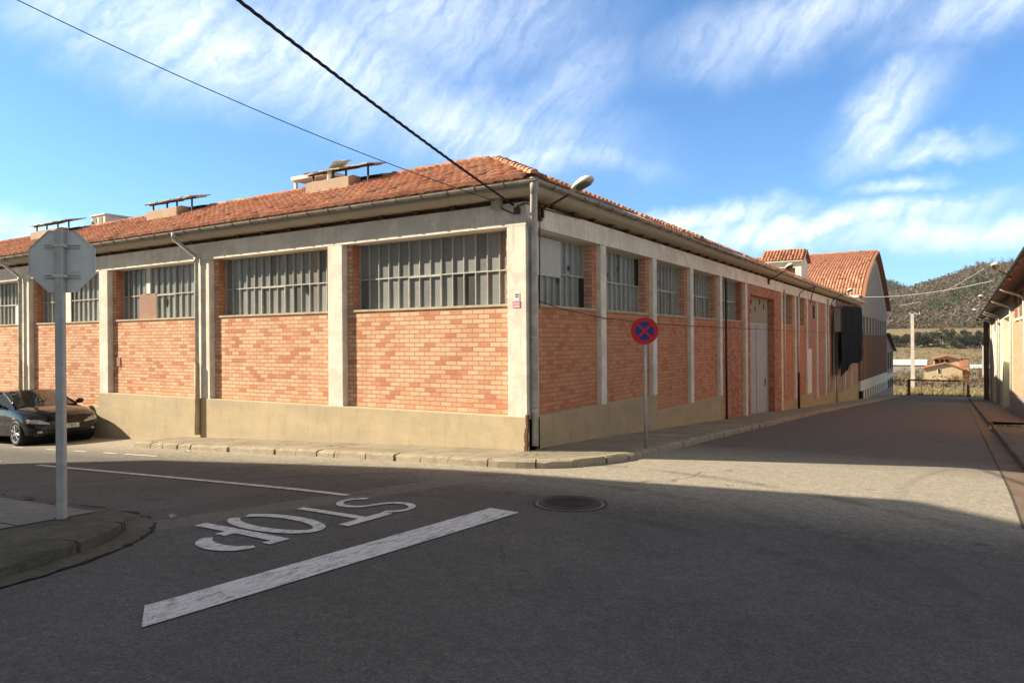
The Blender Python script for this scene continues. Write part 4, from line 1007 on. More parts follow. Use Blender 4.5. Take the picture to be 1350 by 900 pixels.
# windows, brick, band, lower windows
def zl(a, b, y): return a + (b - a) * (y - 49) / 24.0
mb = MB(); mb.prism([(48.9, -1.35), (72.6, -1.6), (72.6, 2.1), (48.9, 2.2)], -0.35, -0.04, 'x'); mb.prism([(48.9, 2.2), (72.6, 2.1), (72.6, 3.55), (48.9, 3.6)], -0.45, -0.25, 'x', ); mb.build('brick_wall', 'brickhall', HL)
for k in range(10):
    y = 49.6 + k * 2.4
    mb = MB(FE); mb.box(y, y + 1.1, 0.0, 0.3, 2.15, 3.57); mb.build('pier', 'hallwall', HL)
    if k < 9:
        mb = MB(FE); mb.box(y + 1.1, y + 2.4, 0.2, 0.25, 2.15, 3.57); mb.build('window', 'dark', HL)
for k in range(14):
    y = 49.4 + k * 1.75; mb = MB(FE); mb.box(y, y + .28, 0.0, 0.06, zl(-1.35, -1.6, y), 2.12); mb.build('rib', 'brickhall', HL)
mb = MB(); mb.prism([(48.9, -2.1), (72.6, -2.5), (72.6, -1.6), (48.9, -1.35)], -0.35, 0.02, 'x'); mb.build('white_band', 'white', HL)
for k in range(12):
    y = 50.0 + k * 1.9; zt_ = zl(-2.1, -2.5, y)
    mb = MB(FE); mb.box(y, y + 1.0, 0.06, 0.2, zt_ - 0.75, zt_ + .02); mb.build('window', 'dark', HL)
    mb = MB(FE); mb.box(y + 1.0, y + 1.9, 0.0, 0.3, zt_ - 0.8, zt_); mb.build('pier', 'white', HL)
mb = MB(); mb.prism([(48.9, -5), (72.6, -6.5), (72.6, -3.25), (48.9, -2.85)], -0.35, 0.01, 'x'); mb.build('plinth', 'hallwall', HL)
# side walls and south eave
mb = MB(); mb.box(-30, -0.35, 48.9, 49.2, -4, 5.0); mb.box(-30, -0.35, 72.3, 72.6, -5, 4.8); mb.box(-30, -29.7, 49.2, 72.3, -5, 9); mb.build('side_wall', 'hallwall', HL)
mb = MB(); mb.box(-30, -0.02, 48.2, 48.9, 4.92, 5.10); mb.build('eave_slab', 'white', HL)
mb = MB(); mb.box(-0.28, 0.03, 48.55, 48.88, 4.3, 4.92); mb.build('pier', 'white', HL)
mb = MB()
for C_ in (LC, RC):
    for (ya, za), (yb, zb_) in zip(C_, C_[1:]):
        mb.prism([(ya, za - .06), (yb, zb_ - .06), (yb, zb_ + .05), (ya, za + .05)], -30, 0.38, 'x', PC)
hb = mb.build('roof_shell', 'tile', HL)
mb = MB(); r_ = random.Random(5)
for (ya, za), (yb, zb_) in zip(LC, LC[1:]):
    V = Vector((0, yb - ya, zb_ - za)); Ls = V.length; V.normalize(); N = Vector((0, -V.z, V.y))
    tiles(mb, (-30, ya, za + .055), (1, 0, 0), V, N, 30.35, Ls, pu=0.22, pv=0.36, r=0.088, hk=0.5, segs=4, seed=int(ya))
for (ya, za), (yb, zb_) in zip(RC, RC[1:]):
    V = Vector((0, yb - ya, zb_ - za)); Ls = V.length; V.normalize(); N = Vector((0, -V.z, V.y))
    tiles(mb, (-6, ya, za + .055), (1, 0, 0), V, N, 6.35, Ls, pu=0.25, pv=0.42, r=0.095, hk=0.5, segs=3, seed=int(ya))
ridge_tiles(mb, (-30, 60.3, 9.58), (0.36, 60.3, 9.58), 0.13)
mb.build('roof', 'tile', HL)
# pale moulding that follows the inside of the gable
mb = MB()
inn_ = [(y + (60.3 - y) * 0.13, z - 0.75) for y, z in LC[1:-1] + RC[:-1]]
for (ya, za), (yb, zb_) in zip(inn_, inn_[1:]): mb.prism([(ya, za), (yb, zb_), (yb, zb_ - .16), (ya, za - .16)], 0.0, 0.05, 'x')
mb.build('gable_moulding', 'beam', HL)
# lean-to
LT = thing('lean_to', 'low lean-to shed with sloping roof at the far end of the grey hall', 'shed', (0, 78, g(0, 78)))
mb = MB(); mb.prism([(72.7, -6.5), (81.5, -6.5), (81.5, 0.45), (72.7, 2.3)], -6, -0.05, 'x'); mb.build('wall', 'hallwall', LT)
mb = MB(); mb.prism([(72.62, 2.3), (82.2, 0.38), (82.2, 0.5), (72.62, 2.42)], -6.2, 0.3, 'x'); mb.build('roof', 'pipedark', LT)
for y in (74.2, 77.0, 79.4):
    mb = MB(FE); mb.box(y, y + 1.1, 0.02, 0.06, -1.4, 0.4); mb.build('window', 'dark', LT)
    mb = MB(FE); mb.box(y, y + 1.1, 0.02, 0.06, -3.4, -2.6); mb.build('window', 'dark', LT)
mb = MB(FE); mb.box(72.8, 81.4, 0.0, 0.05, -2.4, -1.9); mb.build('band', 'white', LT)

# ------------------------------------------------------------------ right hand warehouse
RW = thing('side_warehouse', 'cream and orange brick warehouse with deep dark eaves on the right of the side street', 'warehouse', (8.5, 38, g(8, 38)))
XR = 8.45
def wallR(y0, y1, z0, z1, m, name='wall', d0=0.0, d1=0.4):
    mb_ = MB(); mb_.box(XR + d0, XR + d1, y0, y1, z0, z1); return mb_.build(name, m, RW)
def ez(y): return 3.96 - 0.0125 * (y - 12)
wallR(12, 32.0, -3, 4.02, 'brickorange', 'brick_wall', 0.0)
mb = MB(); mb.prism([(11.9, -3.5), (31.6, -3.5), (31.6, -0.95), (11.9, 0.1)], XR - 0.12, XR + 0.0, 'x'); mb.build('plinth', 'hallwall', RW)
wallR(32.0, 34.4, -4, 3.98, 'cream'); wallR(40.4, 62.0, -5, 3.66, 'cream'); wallR(34.4, 40.4, 2.95, 3.92, 'cream', 'lintel')
wallR(34.4, 40.4, -4, 2.95, 'cream', 'wall', 0.55, 0.8)
mb = MB(); mb.box(XR + 0.2, XR + 0.54, 34.6, 36.6, -3.2, 2.9); mb.build('door', 'pipedark', RW)
for (y0, y1, z0, z1) in [(28.0, 29.9, 2.72, 3.75), (25.2, 26.9, 2.72, 3.75), (21.5, 23.4, 2.72, 3.75), (18, 19.9, 2.72, 3.75), (47.8, 51.0, 2.3, 3.3)]:
    mb = MB(); mb.box(XR - 0.03, XR + 0.01, y0 - .12, y1 + .12, z0 - .1, z1 + .1); wd = mb.build('window', 'cream', RW)
    mb = MB(); mb.box(XR - 0.04, XR - 0.031, y0, y1, z0, z1); mb.build('pane', 'brickhall', wd)
    mb = MB(); mb.box(XR - 0.07, XR - 0.03, y0 - .15, y1 + .15, z0 - .14, z0 - .1); mb.build('sill', 'white', wd)
mb = MB()
mb.add([(7.66, 10, ez(10)), (7.66, 63, ez(63)), (9.6, 63, ez(63) + .80), (9.6, 10, ez(10) + .80), (7.66, 10, ez(10) + .07), (7.66, 63, ez(63) + .07), (9.6, 63, ez(63) + .88), (9.6, 10, ez(10) + .88)],
       [(0, 1, 2, 3), (7, 6, 5, 4), (0, 4, 5, 1), (2, 6, 7, 3), (1, 5, 6, 2), (0, 3, 7, 4)]); mb.build('eave', 'rust', RW)
mb = MB(); mb.add([(9.6, 10, ez(10) + .88), (9.6, 63, ez(63) + .88), (16, 63, 5.6), (16, 10, 6.2)], [(0, 1, 2, 3)]); mb.build('roof', 'pipebrown', RW)
mb = MB()
for a, b in zip(frange(10, 63, 2), frange(10, 63, 2)[1:]): mb.tube([(7.6, a, ez(a) + .03), (7.6, b, ez(b) + .03)], 0.075, 8)
mb.build('gutter', 'pipedark', RW, True)
mb = MB(); mb.box(XR, 16, 61.7, 62, -5, 4.2); mb.box(XR, 16, 12, 12.3, -5, 4.2); mb.build('end_wall', 'cream', RW)
for y in (32.4, 43.9, 46.6, 56.2, 24.0):
    mb = MB(); mb.tube([(7.62, y - .0, ez(y) - .03), (7.75, y, ez(y) - .12), (XR - .16, y, ez(y) - .35), (XR - .07, y, ez(y) - .5), (XR - .07, y, g(8, y) + .2)], 0.055, 8); mb.build('downpipe', 'pipewhite', RW, True)
for y in (37, 51.5, 60.5):
    mb = MB(); mb.tube([(7.7, y, ez(y) - .02), (XR + .1, y, ez(y) - .12)], 0.04, 6); mb.build('bracket', 'pipewhite', RW)
mb = MB(); mb.box(8.05, 8.42, 61.6, 62.3, -5, 3.25); mb.build('end_pier', 'brickhall', RW)

# unseen block added behind the camera, outline shaped to throw the foreground shadow
AB = thing('unseen_block', 'plain rendered block south of the junction, unseen, shaped to throw the foreground shadow', 'building', (-14, -12, 0))
FOOT = [(-22.05, -10.55), (-12.3, -8.93), (-9.35, -8.42), (-5.5, -11.0), (-5.5, -40), (-22.05, -40)]
HB = 9.9
mb = MB(); mb.prism(FOOT, -1.5, HB, 'z'); mb.build('wall', 'cream', AB)
for k in range(4):
    for z in (1.2, 4.2, 7.0):
        x = -20.6 + k * 2.9; y = -10.55 + (x + 22.05) * 0.165
        mb = MB(); mb.add([(x, y - 0.03, z), (x + 1.1, y + .15, z), (x + 1.1, y + .15, z + 1.4), (x, y - 0.03, z + 1.4)], [(3, 2, 1, 0)]); mb.build('window', 'dark', AB)

# ------------------------------------------------------------------ signs
# stop sign seen from behind
sx, sy = -1.60, -6.58; sz = g(sx, sy) + 0.12
SG = thing('stop_sign', 'back of an octagonal stop sign on a grey square post on the near left pavement', 'road sign', (sx, sy, sz))
fdir = Vector((-1.0, 0.0, 0)); ang = R(212 - 180)      # the plate is turned so that its back faces the camera
def LOCAL(cx, cy, cz, rz):
    c, s_ = math.cos(rz), math.sin(rz)
    return lambda x, y, z: (cx + x * c - y * s_, cy + x * s_ + y * c, cz + z)
T = LOCAL(sx, sy, sz, R(40))
# local frame: x right as seen from the back, y away from the viewer (toward the sign's face)
def octagon(r, n=8, rot=22.5): return [(r * math.cos(R(rot + 360 * k / n)), r * math.sin(R(rot + 360 * k / n))) for k in range(n)]
zc = 2.62; Rr = 0.342
mb = MB(T); mb.prism([(a, zc + b) for a, b in octagon(Rr)], 0.036, 0.040, 'y'); pln = mb.build('plate', 'signback', SG)
mb = MB(T)
oc = octagon(Rr); oi = octagon(Rr - 0.006)
for k in range(8):
    p, q, qi, pi_ = oc[k], oc[(k + 1) % 8], oi[(k + 1) % 8], oi[k]
    mb.add([(p[0], 0.024, zc + p[1]), (q[0], 0.024, zc + q[1]), (qi[0], 0.024, zc + qi[1]), (pi_[0], 0.024, zc + pi_[1]),
            (p[0], 0.041, zc + p[1]), (q[0], 0.041, zc + q[1]), (qi[0], 0.041, zc + qi[1]), (pi_[0], 0.041, zc + pi_[1])], [(0, 1, 2, 3), (7, 6, 5, 4), (0, 4, 5, 1), (3, 2, 6, 7)])
mb.build('rim', 'signback', pln)
mb = MB(T); mb.prism([(a, zc + b) for a, b in octagon(Rr - 0.008)], 0.041, 0.043, 'y', (0.55, 0.02, 0.025)); mb.build('sign_face', 'paintcol', pln)
for k, ch in enumerate('STOP'):
    cu = bpy.data.curves.new('letter', 'FONT'); cu.body = ch; cu.size = 0.26; cu.extrude = 0.001; cu.align_x = 'CENTER'
    tmp = bpy.data.objects.new('letter', cu); dg = bpy.context.evaluated_depsgraph_get()
    COL.objects.link(tmp); dg.update(); me = bpy.data.meshes.new_from_object(tmp.evaluated_get(dg)); bpy.data.objects.remove(tmp)
    me.materials.clear(); me.materials.append(M['white'])
    # text stands in the plate's plane, facing the street (away from us)
    ct_, st_ = math.cos(R(40)), math.sin(R(40)); q = 0.195 - k * 0.13
    for v_ in me.vertices:
        x, y, z = -v_.co.x * 0.8 + q, 0.0445 + v_.co.z, zc - 0.09 + v_.co.y
        w_ = T(x, y, z); v_.co = (w_[0] - sx, w_[1] - sy, w_[2] - sz)
    o = bpy.data.objects.new('letter', me); COL.objects.link(o); o.parent = pln
mb = MB(T); mb.bevbox(-0.040, 0.040, -0.055, 0.018, -0.02, 2.935, 0.008); pst = mb.build('post', 'galv', SG)
mb = MB(T); mb.cyl((0, -0.02, -0.005), 0.075, 0.012); mb.build('base_collar', 'pave_dark', pst)
for z in (zc + 0.155, zc - 0.155):
    mb = MB(T); mb.box(-0.17, 0.17, 0.020, 0.036, z - 0.018, z - 0.009); mb.box(-0.17, 0.17, 0.020, 0.036, z + 0.009, z + 0.018); cl = mb.build('rail', 'galv', SG)
    mb = MB(T); mb.bevbox(-0.062, 0.062, -0.062, 0.022, z - 0.014, z + 0.014, 0.006); mb.build('clamp', 'pipewhite', cl)
mb = MB(T); mb.box(0.055, 0.175, 0.0345, 0.0355, zc - 0.135, zc - 0.085); st_ = mb.build('sticker', 'plate', SG)
mb = MB(T)
for k in range(3): mb.box(0.062, 0.165, 0.0338, 0.0343, zc - 0.127 + k * 0.013, zc - 0.122 + k * 0.013)
mb.build('print', 'galv', st_)
# no stopping sign
nx, ny = 1.46, 1.62; nz = g(nx, ny) + 0.112
NS = thing('no_stopping_sign', 'round red and blue no stopping sign on a slim grey post by the warehouse kerb', 'road sign', (nx, ny, nz))
T = LOCAL(nx, ny, nz, R(24))      # -y local faces the camera
rd, bl = (0.50, 0.012, 0.018), (0.010, 0.035, 0.22)
mb = MB(T); mb.tube([(0.012, 0, 0), (0.0, 0, 2.27)], 0.031, 12); mb.build('post', 'galv', NS, True)
zc = 2.06; rs = 0.240
mb = MB(T); mb.cyl((0, -0.034, zc), rs, 0.004, 'y', 40, (0.3, 0.3, 0.3)); pln = mb.build('plate', 'paintcol', NS)
mb = MB(T); n = 40
v_ = []
for k in range(n):
    a = 2 * math.pi * k / n
    for r_ in (0.163, rs): v_.append((r_ * math.cos(a), -0.037, zc + r_ * math.sin(a)))
mb.add(v_, [(2 * k, 2 * k + 1, 2 * ((k + 1) % n) + 1, 2 * ((k + 1) % n)) for k in range(n)], rd); mb.build('red_ring', 'paintcol', pln)
mb = MB(T); v_ = [(0.169 * math.cos(2 * math.pi * k / n), -0.0365, zc + 0.169 * math.sin(2 * math.pi * k / n)) for k in range(n)]; mb.add(v_, [tuple(range(n))], bl); mb.build('blue_field', 'paintcol', pln)
mb = MB(T)
for a in (45, 135):
    c, s_ = math.cos(R(a)), math.sin(R(a)); h = 0.021; L_ = 0.172
    mb.add([(L_ * c - h * s_, -0.0385 - a * 1e-5, zc + L_ * s_ + h * c), (-L_ * c - h * s_, -0.0385 - a * 1e-5, zc - L_ * s_ + h * c), (-L_ * c + h * s_, -0.0385 - a * 1e-5, zc - L_ * s_ - h * c), (L_ * c + h * s_, -0.0385 - a * 1e-5, zc + L_ * s_ - h * c)], [(0, 1, 2, 3)], rd)
mb.build('red_cross', 'paintcol', pln)
mb = MB(T); mb.box(-0.03, 0.03, -0.03, 0.03, zc + 0.05, zc + 0.08); mb.box(-0.03, 0.03, -0.03, 0.03, zc - 0.08, zc - 0.05); mb.build('clamp', 'galv', NS)

# ------------------------------------------------------------------ car
def build_car():
    cx, cy = -14.74, -1.06; cz = g(cx, cy)
    CAR = thing('hatchback_car', 'dark blue hatchback parked against the brick warehouse behind the stop sign post', 'car', (0, 0, 0))
    W = 0.875
    # stations along the length: x, half width, bottom z, belt z, top z (bonnet / belt deck)
    ST = [(-2.11, 0.70, 0.42, 0.60, 0.66), (-2.08, 0.79, 0.33, 0.82, 0.92), (-1.95, 0.845, 0.26, 0.93, 1.00), (-1.6, 0.87, 0.23, 0.955, 1.0), (-1.0, 0.875, 0.20, 0.945, 0.99),
          (-0.4, 0.875, 0.19, 0.93, 0.97), (0.2, 0.875, 0.19, 0.915, 0.95), (0.75, 0.872, 0.20, 0.90, 0.945), (1.05, 0.868, 0.21, 0.875, 0.925), (1.35, 0.862, 0.22, 0.83, 0.89),
          (1.6, 0.85, 0.22, 0.775, 0.845), (1.8, 0.825, 0.22, 0.71, 0.79), (1.95, 0.775, 0.21, 0.64, 0.72), (2.04, 0.70, 0.21, 0.57, 0.64), (2.085, 0.60, 0.24, 0.50, 0.56), (2.105, 0.50, 0.28, 0.45, 0.50)]
    def prof(s_):
        x, w, zb, zb2, zt = s_; h = zb2 - zb
        return [(x, 0, zb), (x, w * 0.86, zb), (x, w * 0.965, zb + 0.05), (x, w * 0.985, zb + h * 0.35), (x, w, zb + h * 0.6), (x, w * 0.995, zb + h * 0.78), (x, w * 0.965, zb2 - 0.015), (x, w * 0.90, zb2 + 0.02), (x, w * 0.72, zt - 0.005), (x, w * 0.4, zt + 0.014), (x, 0, zt + 0.02)]
    v = []; f = []
    n = 11; ring = 2 * n - 2
    for s_ in ST:
        p = prof(s_); v += p + [(a, -b, c) for a, b, c in p[-2:0:-1]]
    for i in range(len(ST) - 1):
        for k in range(ring): f.append((i * ring + k, (i + 1) * ring + k, (i + 1) * ring + (k + 1) % ring, i * ring + (k + 1) % ring))
    f.append(tuple(range(ring))); f.append(tuple((len(ST) - 1) * ring + k for k in range(ring - 1, -1, -1)))
    mb = MB(); mb.add(v, f); body = mb.build('body', 'carpaint', CAR, True)
    for wx in (1.36, -1.30):
        cm = MB(); cm.cyl((wx, -1.2, 0.31), 0.355, 2.4, 'y', 40); co = cm.build('cut', 'black', None)
        md = body.modifiers.new('arch', 'BOOLEAN'); md.operation = 'DIFFERENCE'; md.object = co; md.solver = 'EXACT'
        dg = bpy.context.evaluated_depsgraph_get(); dg.update()
        me = bpy.data.meshes.new_from_object(body.evaluated_get(dg)); body.modifiers.clear(); body.data = me
        bpy.data.objects.remove(co)
    me = body.data; me.materials.clear(); me.materials.append(M['carpaint'])
    bm_ = __import__('bmesh').new(); bm_.from_mesh(me)
    for e in bm_.edges:
        if len(e.link_faces) == 2 and e.calc_face_angle(0) > R(40): e.smooth = False
    bm_.to_mesh(me); bm_.free()
    me.polygons.foreach_set('use_smooth', [True] * len(me.polygons))
    # inner arch liners
    for wx in (1.36, -1.30):
        mb = MB(); mb.tube([(wx, -0.80, 0.32), (wx, 0.80, 0.32)], 0.35, 24); mb.build('wheel_arch_liner', 'black', body)
    # greenhouse
    GS = [(-2.0, 0.70, 0.99, 0.66, 1.02), (-1.93, 0.76, 0.98, 0.665, 1.17), (-1.72, 0.79, 0.98, 0.64, 1.335), (-1.45, 0.80, 0.975, 0.625, 1.385), (-0.9, 0.80, 0.965, 0.62, 1.415), (-0.3, 0.80, 0.955, 0.62, 1.42), (0.12, 0.80, 0.95, 0.61, 1.395), (0.42, 0.79, 0.94, 0.62, 1.26), (0.75, 0.775, 0.93, 0.66, 1.08), (1.02, 0.74, 0.92, 0.70, 0.945)]
    def gp_(s_):
        x, w, z0, wt, zt = s_; zt = z0 + (zt - z0) * 0.86; h = zt - z0
        return [(x, w, z0 - 0.03), (x, w + (wt - w) * 0.45, z0 + h * 0.5), (x, wt + 0.015, z0 + h * 0.87), (x, wt - 0.06, z0 + h * 0.975), (x, wt * 0.5, zt + 0.008), (x, 0, zt + 0.012)]
    v = []; n = 6; ring = 11
    for s_ in GS: p = gp_(s_); v += p + [(a, -b, c) for a, b, c in p[-2::-1]]
    allf = [(i * ring + k, (i + 1) * ring + k, (i + 1) * ring + k + 1, i * ring + k + 1) for i in range(len(GS) - 1) for k in range(ring - 1)]
    # split panels: side windows (k 0,1 / 8,9), roof, windscreen, tail glass
    roof_f, side_r, side_l, wind, tail = [], [], [], [], []
    for idx, fa in enumerate(allf):
        i, k = divmod(idx, ring - 1)
        if i >= 6: (wind if 2 <= k <= 7 else (side_r if k >= 8 else side_l)).append(fa)
        elif i <= 1: (tail if 2 <= k <= 7 else (side_r if k >= 8 else side_l)).append(fa)
        elif 2 <= k <= 7: roof_f.append(fa)
        else: (side_r if k >= 8 else side_l).append(fa)
    for nm, fs, m_ in (('roof', roof_f, 'carpaint'), ('side_window', side_r, 'carglass'), ('side_window', side_l, 'carglass'), ('windscreen', wind, 'carglass'), ('rear_window', tail, 'carglass')):
        mb = MB(); mb.add(v, [tuple(reversed(q)) for q in fs]); o = mb.build(nm, m_, CAR, True)
    # pillars
    mb = MB()
    for sgn in (1, -1):
        def P(i, k): a = gp_(GS[i])[k]; return Vector((a[0], a[1] * sgn, a[2]))
        for i_, w_ in (((6, 7, 8, 9), .03),):
            pts = [P(i, 2) + Vector((0, .004 * sgn, .004)) for i in i_]; mb.tube([tuple(p) for p in pts], 0.028, 6)
        for xi, w_ in ((5, 0.045), (3, 0.06), (1, 0.07)):
            a, b = P(xi, 0), P(xi, 2); y = sgn * 0.006
            mb.add([(a.x - w_, a.y + y, a.z), (a.x + w_, a.y + y, a.z), (P(xi, 1).x + w_, P(xi, 1).y + y, P(xi, 1).z), (b.x + w_, b.y + y, b.z), (b.x - w_, b.y + y, b.z), (P(xi, 1).x - w_, P(xi, 1).y + y, P(xi, 1).z)], [(0, 1, 2, 5), (5, 2, 3, 4)] if sgn < 0 else [(5, 2, 1, 0), (4, 3, 2, 5)])
        mb.tube([tuple(P(i, 2) + Vector((0, 0.002 * sgn, 0.006))) for i in range(1, 7)], 0.022, 6)
        mb.tube([tuple(P(i, 0) + Vector((0, 0.006 * sgn, 0.028))) for i in range(1, 9)], 0.012, 6)
    mb.build('window_pillar', 'carpaint', CAR, True)
    # wheels
    for wx, sg in ((1.36, -1), (1.36, 1), (-1.30, -1), (-1.30, 1)):
        y0 = sg * 0.665; yo = sg * 0.868
        mb = MB(); n = 36; v = []; rings = [(0.205, y0), (0.29, y0), (0.312, y0 + sg * .02), (0.316, (y0 + yo) / 2), (0.312, yo - sg * .02), (0.295, yo), (0.225, yo + sg * 0.004), (0.215, yo - sg * 0.02), (0.205, y0)]
        for k in range(n):
            a = 2 * math.pi * k / n
            for r_, y in rings: v.append((wx + r_ * math.cos(a), y, 0.316 + r_ * math.sin(a)))
        q = len(rings); mb.add(v, [(k * q + j, k * q + j + 1, ((k + 1) % n) * q + j + 1, ((k + 1) % n) * q + j) for k in range(n) for j in range(q - 1)])
        ty = mb.build('wheel', 'black', CAR, True)
        mb = MB(); mb.cyl((wx, yo - sg * 0.012 - (0.02 if sg > 0 else 0) * 0, 0.316), 0.055, sg * 0.014, 'y', 16)
        for s_ in range(7):
            for dd in (-0.14, 0.14):
                a = 2 * math.pi * s_ / 7; c0 = (wx + 0.045 * math.cos(a), yo - sg * .008, 0.316 + 0.045 * math.sin(a)); c1 = (wx + 0.205 * math.cos(a + dd), yo - sg * 0.006, 0.316 + 0.205 * math.sin(a + dd))
                mb.tube([c0, c1], [0.012, 0.010], 5)
        v = []
        for k in range(n):
            a = 2 * math.pi * k / n
            for r_, y in ((0.218, yo - sg * .002), (0.200, yo - sg * .006), (0.198, yo - sg * 0.09)): v.append((wx + r_ * math.cos(a), y, 0.316 + r_ * math.sin(a)))
        mb.add(v, [(k * 3 + j, k * 3 + j + 1, ((k + 1) % n) * 3 + j + 1, ((k + 1) % n) * 3 + j) for k in range(n) for j in range(2)])
        mb.build('rim', 'rim', ty)
        mb = MB(); mb.cyl((wx, yo - sg * 0.075, 0.316), 0.2, sg * 0.01, 'y', 24); mb.build('brake_disc', 'pipedark', ty)
    # front details follow the nose surface: x as a function of |y| and z
    def nose(y, z):
        best = None
        for s_ in ST[8:]:
            p = prof(s_)
            w = 0
            for a, b in zip(p[2:], p[3:]):
                if a[2] <= z <= b[2] or b[2] <= z <= a[2]:
                    t_ = (z - a[2]) / ((b[2] - a[2]) or 1); w = max(w, a[1] + (b[1] - a[1]) * t_)
            if w >= abs(y): best = s_[0] if best is None else max(best, s_[0])
        return best if best is not None else 1.9
    def nx_(y, z):   # smooth interpolated nose x
        lo = nose(y, z)
        pts = [(s_[0], max([a[1] + (b[1] - a[1]) * ((z - a[2]) / ((b[2] - a[2]) or 1)) for a, b in zip(prof(s_)[2:], prof(s_)[3:]) if min(a[2], b[2]) <= z <= max(a[2], b[2])] or [0])) for s_ in ST[8:]]
        for (xa, wa), (xb, wb) in zip(pts, pts[1:]):
            if wa >= abs(y) > wb: return xa + (xb - xa) * (wa - abs(y)) / max(1e-6, wa - wb)
        return lo
    def patch(name, poly, m_, lift=0.006, parent=CAR, nn=(8, 4)):
        # bilinear patch over four (y,z) corners
        (a, b, c, d) = poly; mb = MB(); v = []
        for j in range(nn[1] + 1):
            for i in range(nn[0] + 1):
                s_, t_ = i / nn[0], j / nn[1]
                y = (a[0] * (1 - s_) + b[0] * s_) * (1 - t_) + (d[0] * (1 - s_) + c[0] * s_) * t_
                z = (a[1] * (1 - s_) + b[1] * s_) * (1 - t_) + (d[1] * (1 - s_) + c[1] * s_) * t_
                v.append((nx_(y, z) + lift, y + (lift if y > 0 else -lift) * 0.7, z))
        q = nn[0] + 1; mb.add(v, [(j * q + i, j * q + i + 1, (j + 1) * q + i + 1, (j + 1) * q + i) for j in range(nn[1]) for i in range(nn[0])])
        return mb.build(name, m_, parent, True)
    for sg in (-1, 1):
        hl = patch('headlight', [(sg * 0.38, 0.50), (sg * 0.80, 0.56), (sg * 0.79, 0.665), (sg * 0.44, 0.59)], 'lens', 0.008)
        patch('headlight_surround', [(sg * 0.36, 0.485), (sg * 0.82, 0.545), (sg * 0.81, 0.68), (sg * 0.42, 0.605)], 'black', 0.003, hl)
        gr = patch('grille', [(sg * 0.03, 0.42), (sg * 0.22, 0.43), (sg * 0.24, 0.52), (sg * 0.03, 0.52)], 'black', 0.012)
        patch('fog_lamp', [(sg * 0.56, 0.31), (sg * 0.66, 0.31), (sg * 0.66, 0.36), (sg * 0.56, 0.36)], 'lens', 0.006)
        mb = MB()
        z0 = [(0.84 + 0.0, 0.985), ]
        bx_ = Vector((0.66, sg * 0.97, 1.00))
        v = []; 
        for i, (dx, r1, r2) in enumerate([(-0.07, 0.06, 0.05), (-0.05, 0.10, 0.075), (0.02, 0.10, 0.07), (0.07, 0.055, 0.04)]):
            for k in range(10):
                a = 2 * math.pi * k / 10; v.append((bx_.x + dx, bx_.y + r1 * math.cos(a), bx_.z + r2 * math.sin(a)))
        mb.add(v, [(i * 10 + k, i * 10 + (k + 1) % 10, (i + 1) * 10 + (k + 1) % 10, (i + 1) * 10 + k) for i in range(3) for k in range(10)] + [tuple(range(9, -1, -1)), tuple(30 + k for k in range(10))])
        mb.tube([(0.66, sg * 0.90, 0.97), (0.68, sg * 0.80, 0.95)], 0.025, 6)
        mb.build('wing_mirror', 'carpaint', CAR, True)
        for hx in (-0.12, -0.98):
            mb = MB(); mb.tube([(hx, sg * 0.885, 0.80), (hx + 0.17, sg * 0.885, 0.795)], 0.014, 6); mb.build('door_handle', 'carpaint', CAR, True)
        mb = MB()
        for dx in (0.80, -0.18, -1.05): mb.add([(dx, sg * 0.8775, 0.30), (dx + 0.008, sg * 0.8775, 0.30), (dx + 0.008, sg * 0.874, 0.88), (dx, sg * 0.874, 0.88)], [(0, 1, 2, 3)])
        mb.build('door_seam', 'dark', CAR)
        patch('turn_signal', [(sg * 0.858, 0.66), (sg * 0.862, 0.66), (sg * 0.862, 0.69), (sg * 0.858, 0.69)], 'lens', 0.004)
    patch('lower_intake', [(-0.42, 0.26), (0.42, 0.26), (0.46, 0.36), (-0.46, 0.36)], 'dark', 0.006)
    patch('bonnet_seam', [(-0.62, 0.625), (0.62, 0.625), (0.62, 0.63), (-0.62, 0.63)], 'dark', 0.004)
    mb = MB(); mb.box(2.118, 2.128, -0.26, 0.26, 0.385, 0.495); pt = mb.build('licence_plate', 'plate', CAR)
    cu = bpy.data.curves.new('plate_text', 'FONT'); cu.body = '7 FBD'; cu.size = 0.115; cu.extrude = 0.0005; cu.align_x = 'CENTER'
    tmp = bpy.data.objects.new('x', cu); COL.objects.link(tmp); dg = bpy.context.evaluated_depsgraph_get(); dg.update()
    me = bpy.data.meshes.new_from_object(tmp.evaluated_get(dg)); bpy.data.objects.remove(tmp); me.materials.clear(); me.materials.append(M['paperblack'])
    for v_ in me.vertices: v_.co = (2.1295 + v_.co.z, 0.06 + v_.co.x, 0.40 + v_.co.y)
    o = bpy.data.objects.new('plate_text', me); COL.objects.link(o); o.parent = pt
    mb = MB(); mb.tube([(0.92, -0.45, 0.965), (0.80, 0.0, 1.06), (0.76, 0.1, 1.09)], 0.008, 4); mb.tube([(0.94, 0.05, 0.96), (0.82, 0.45, 1.02)], 0.008, 4); mb.build('wiper', 'black', CAR)
    CAR.location = (cx, cy, cz); CAR.rotation_euler = (0, -math.atan(0.042), R(-2))
build_car()

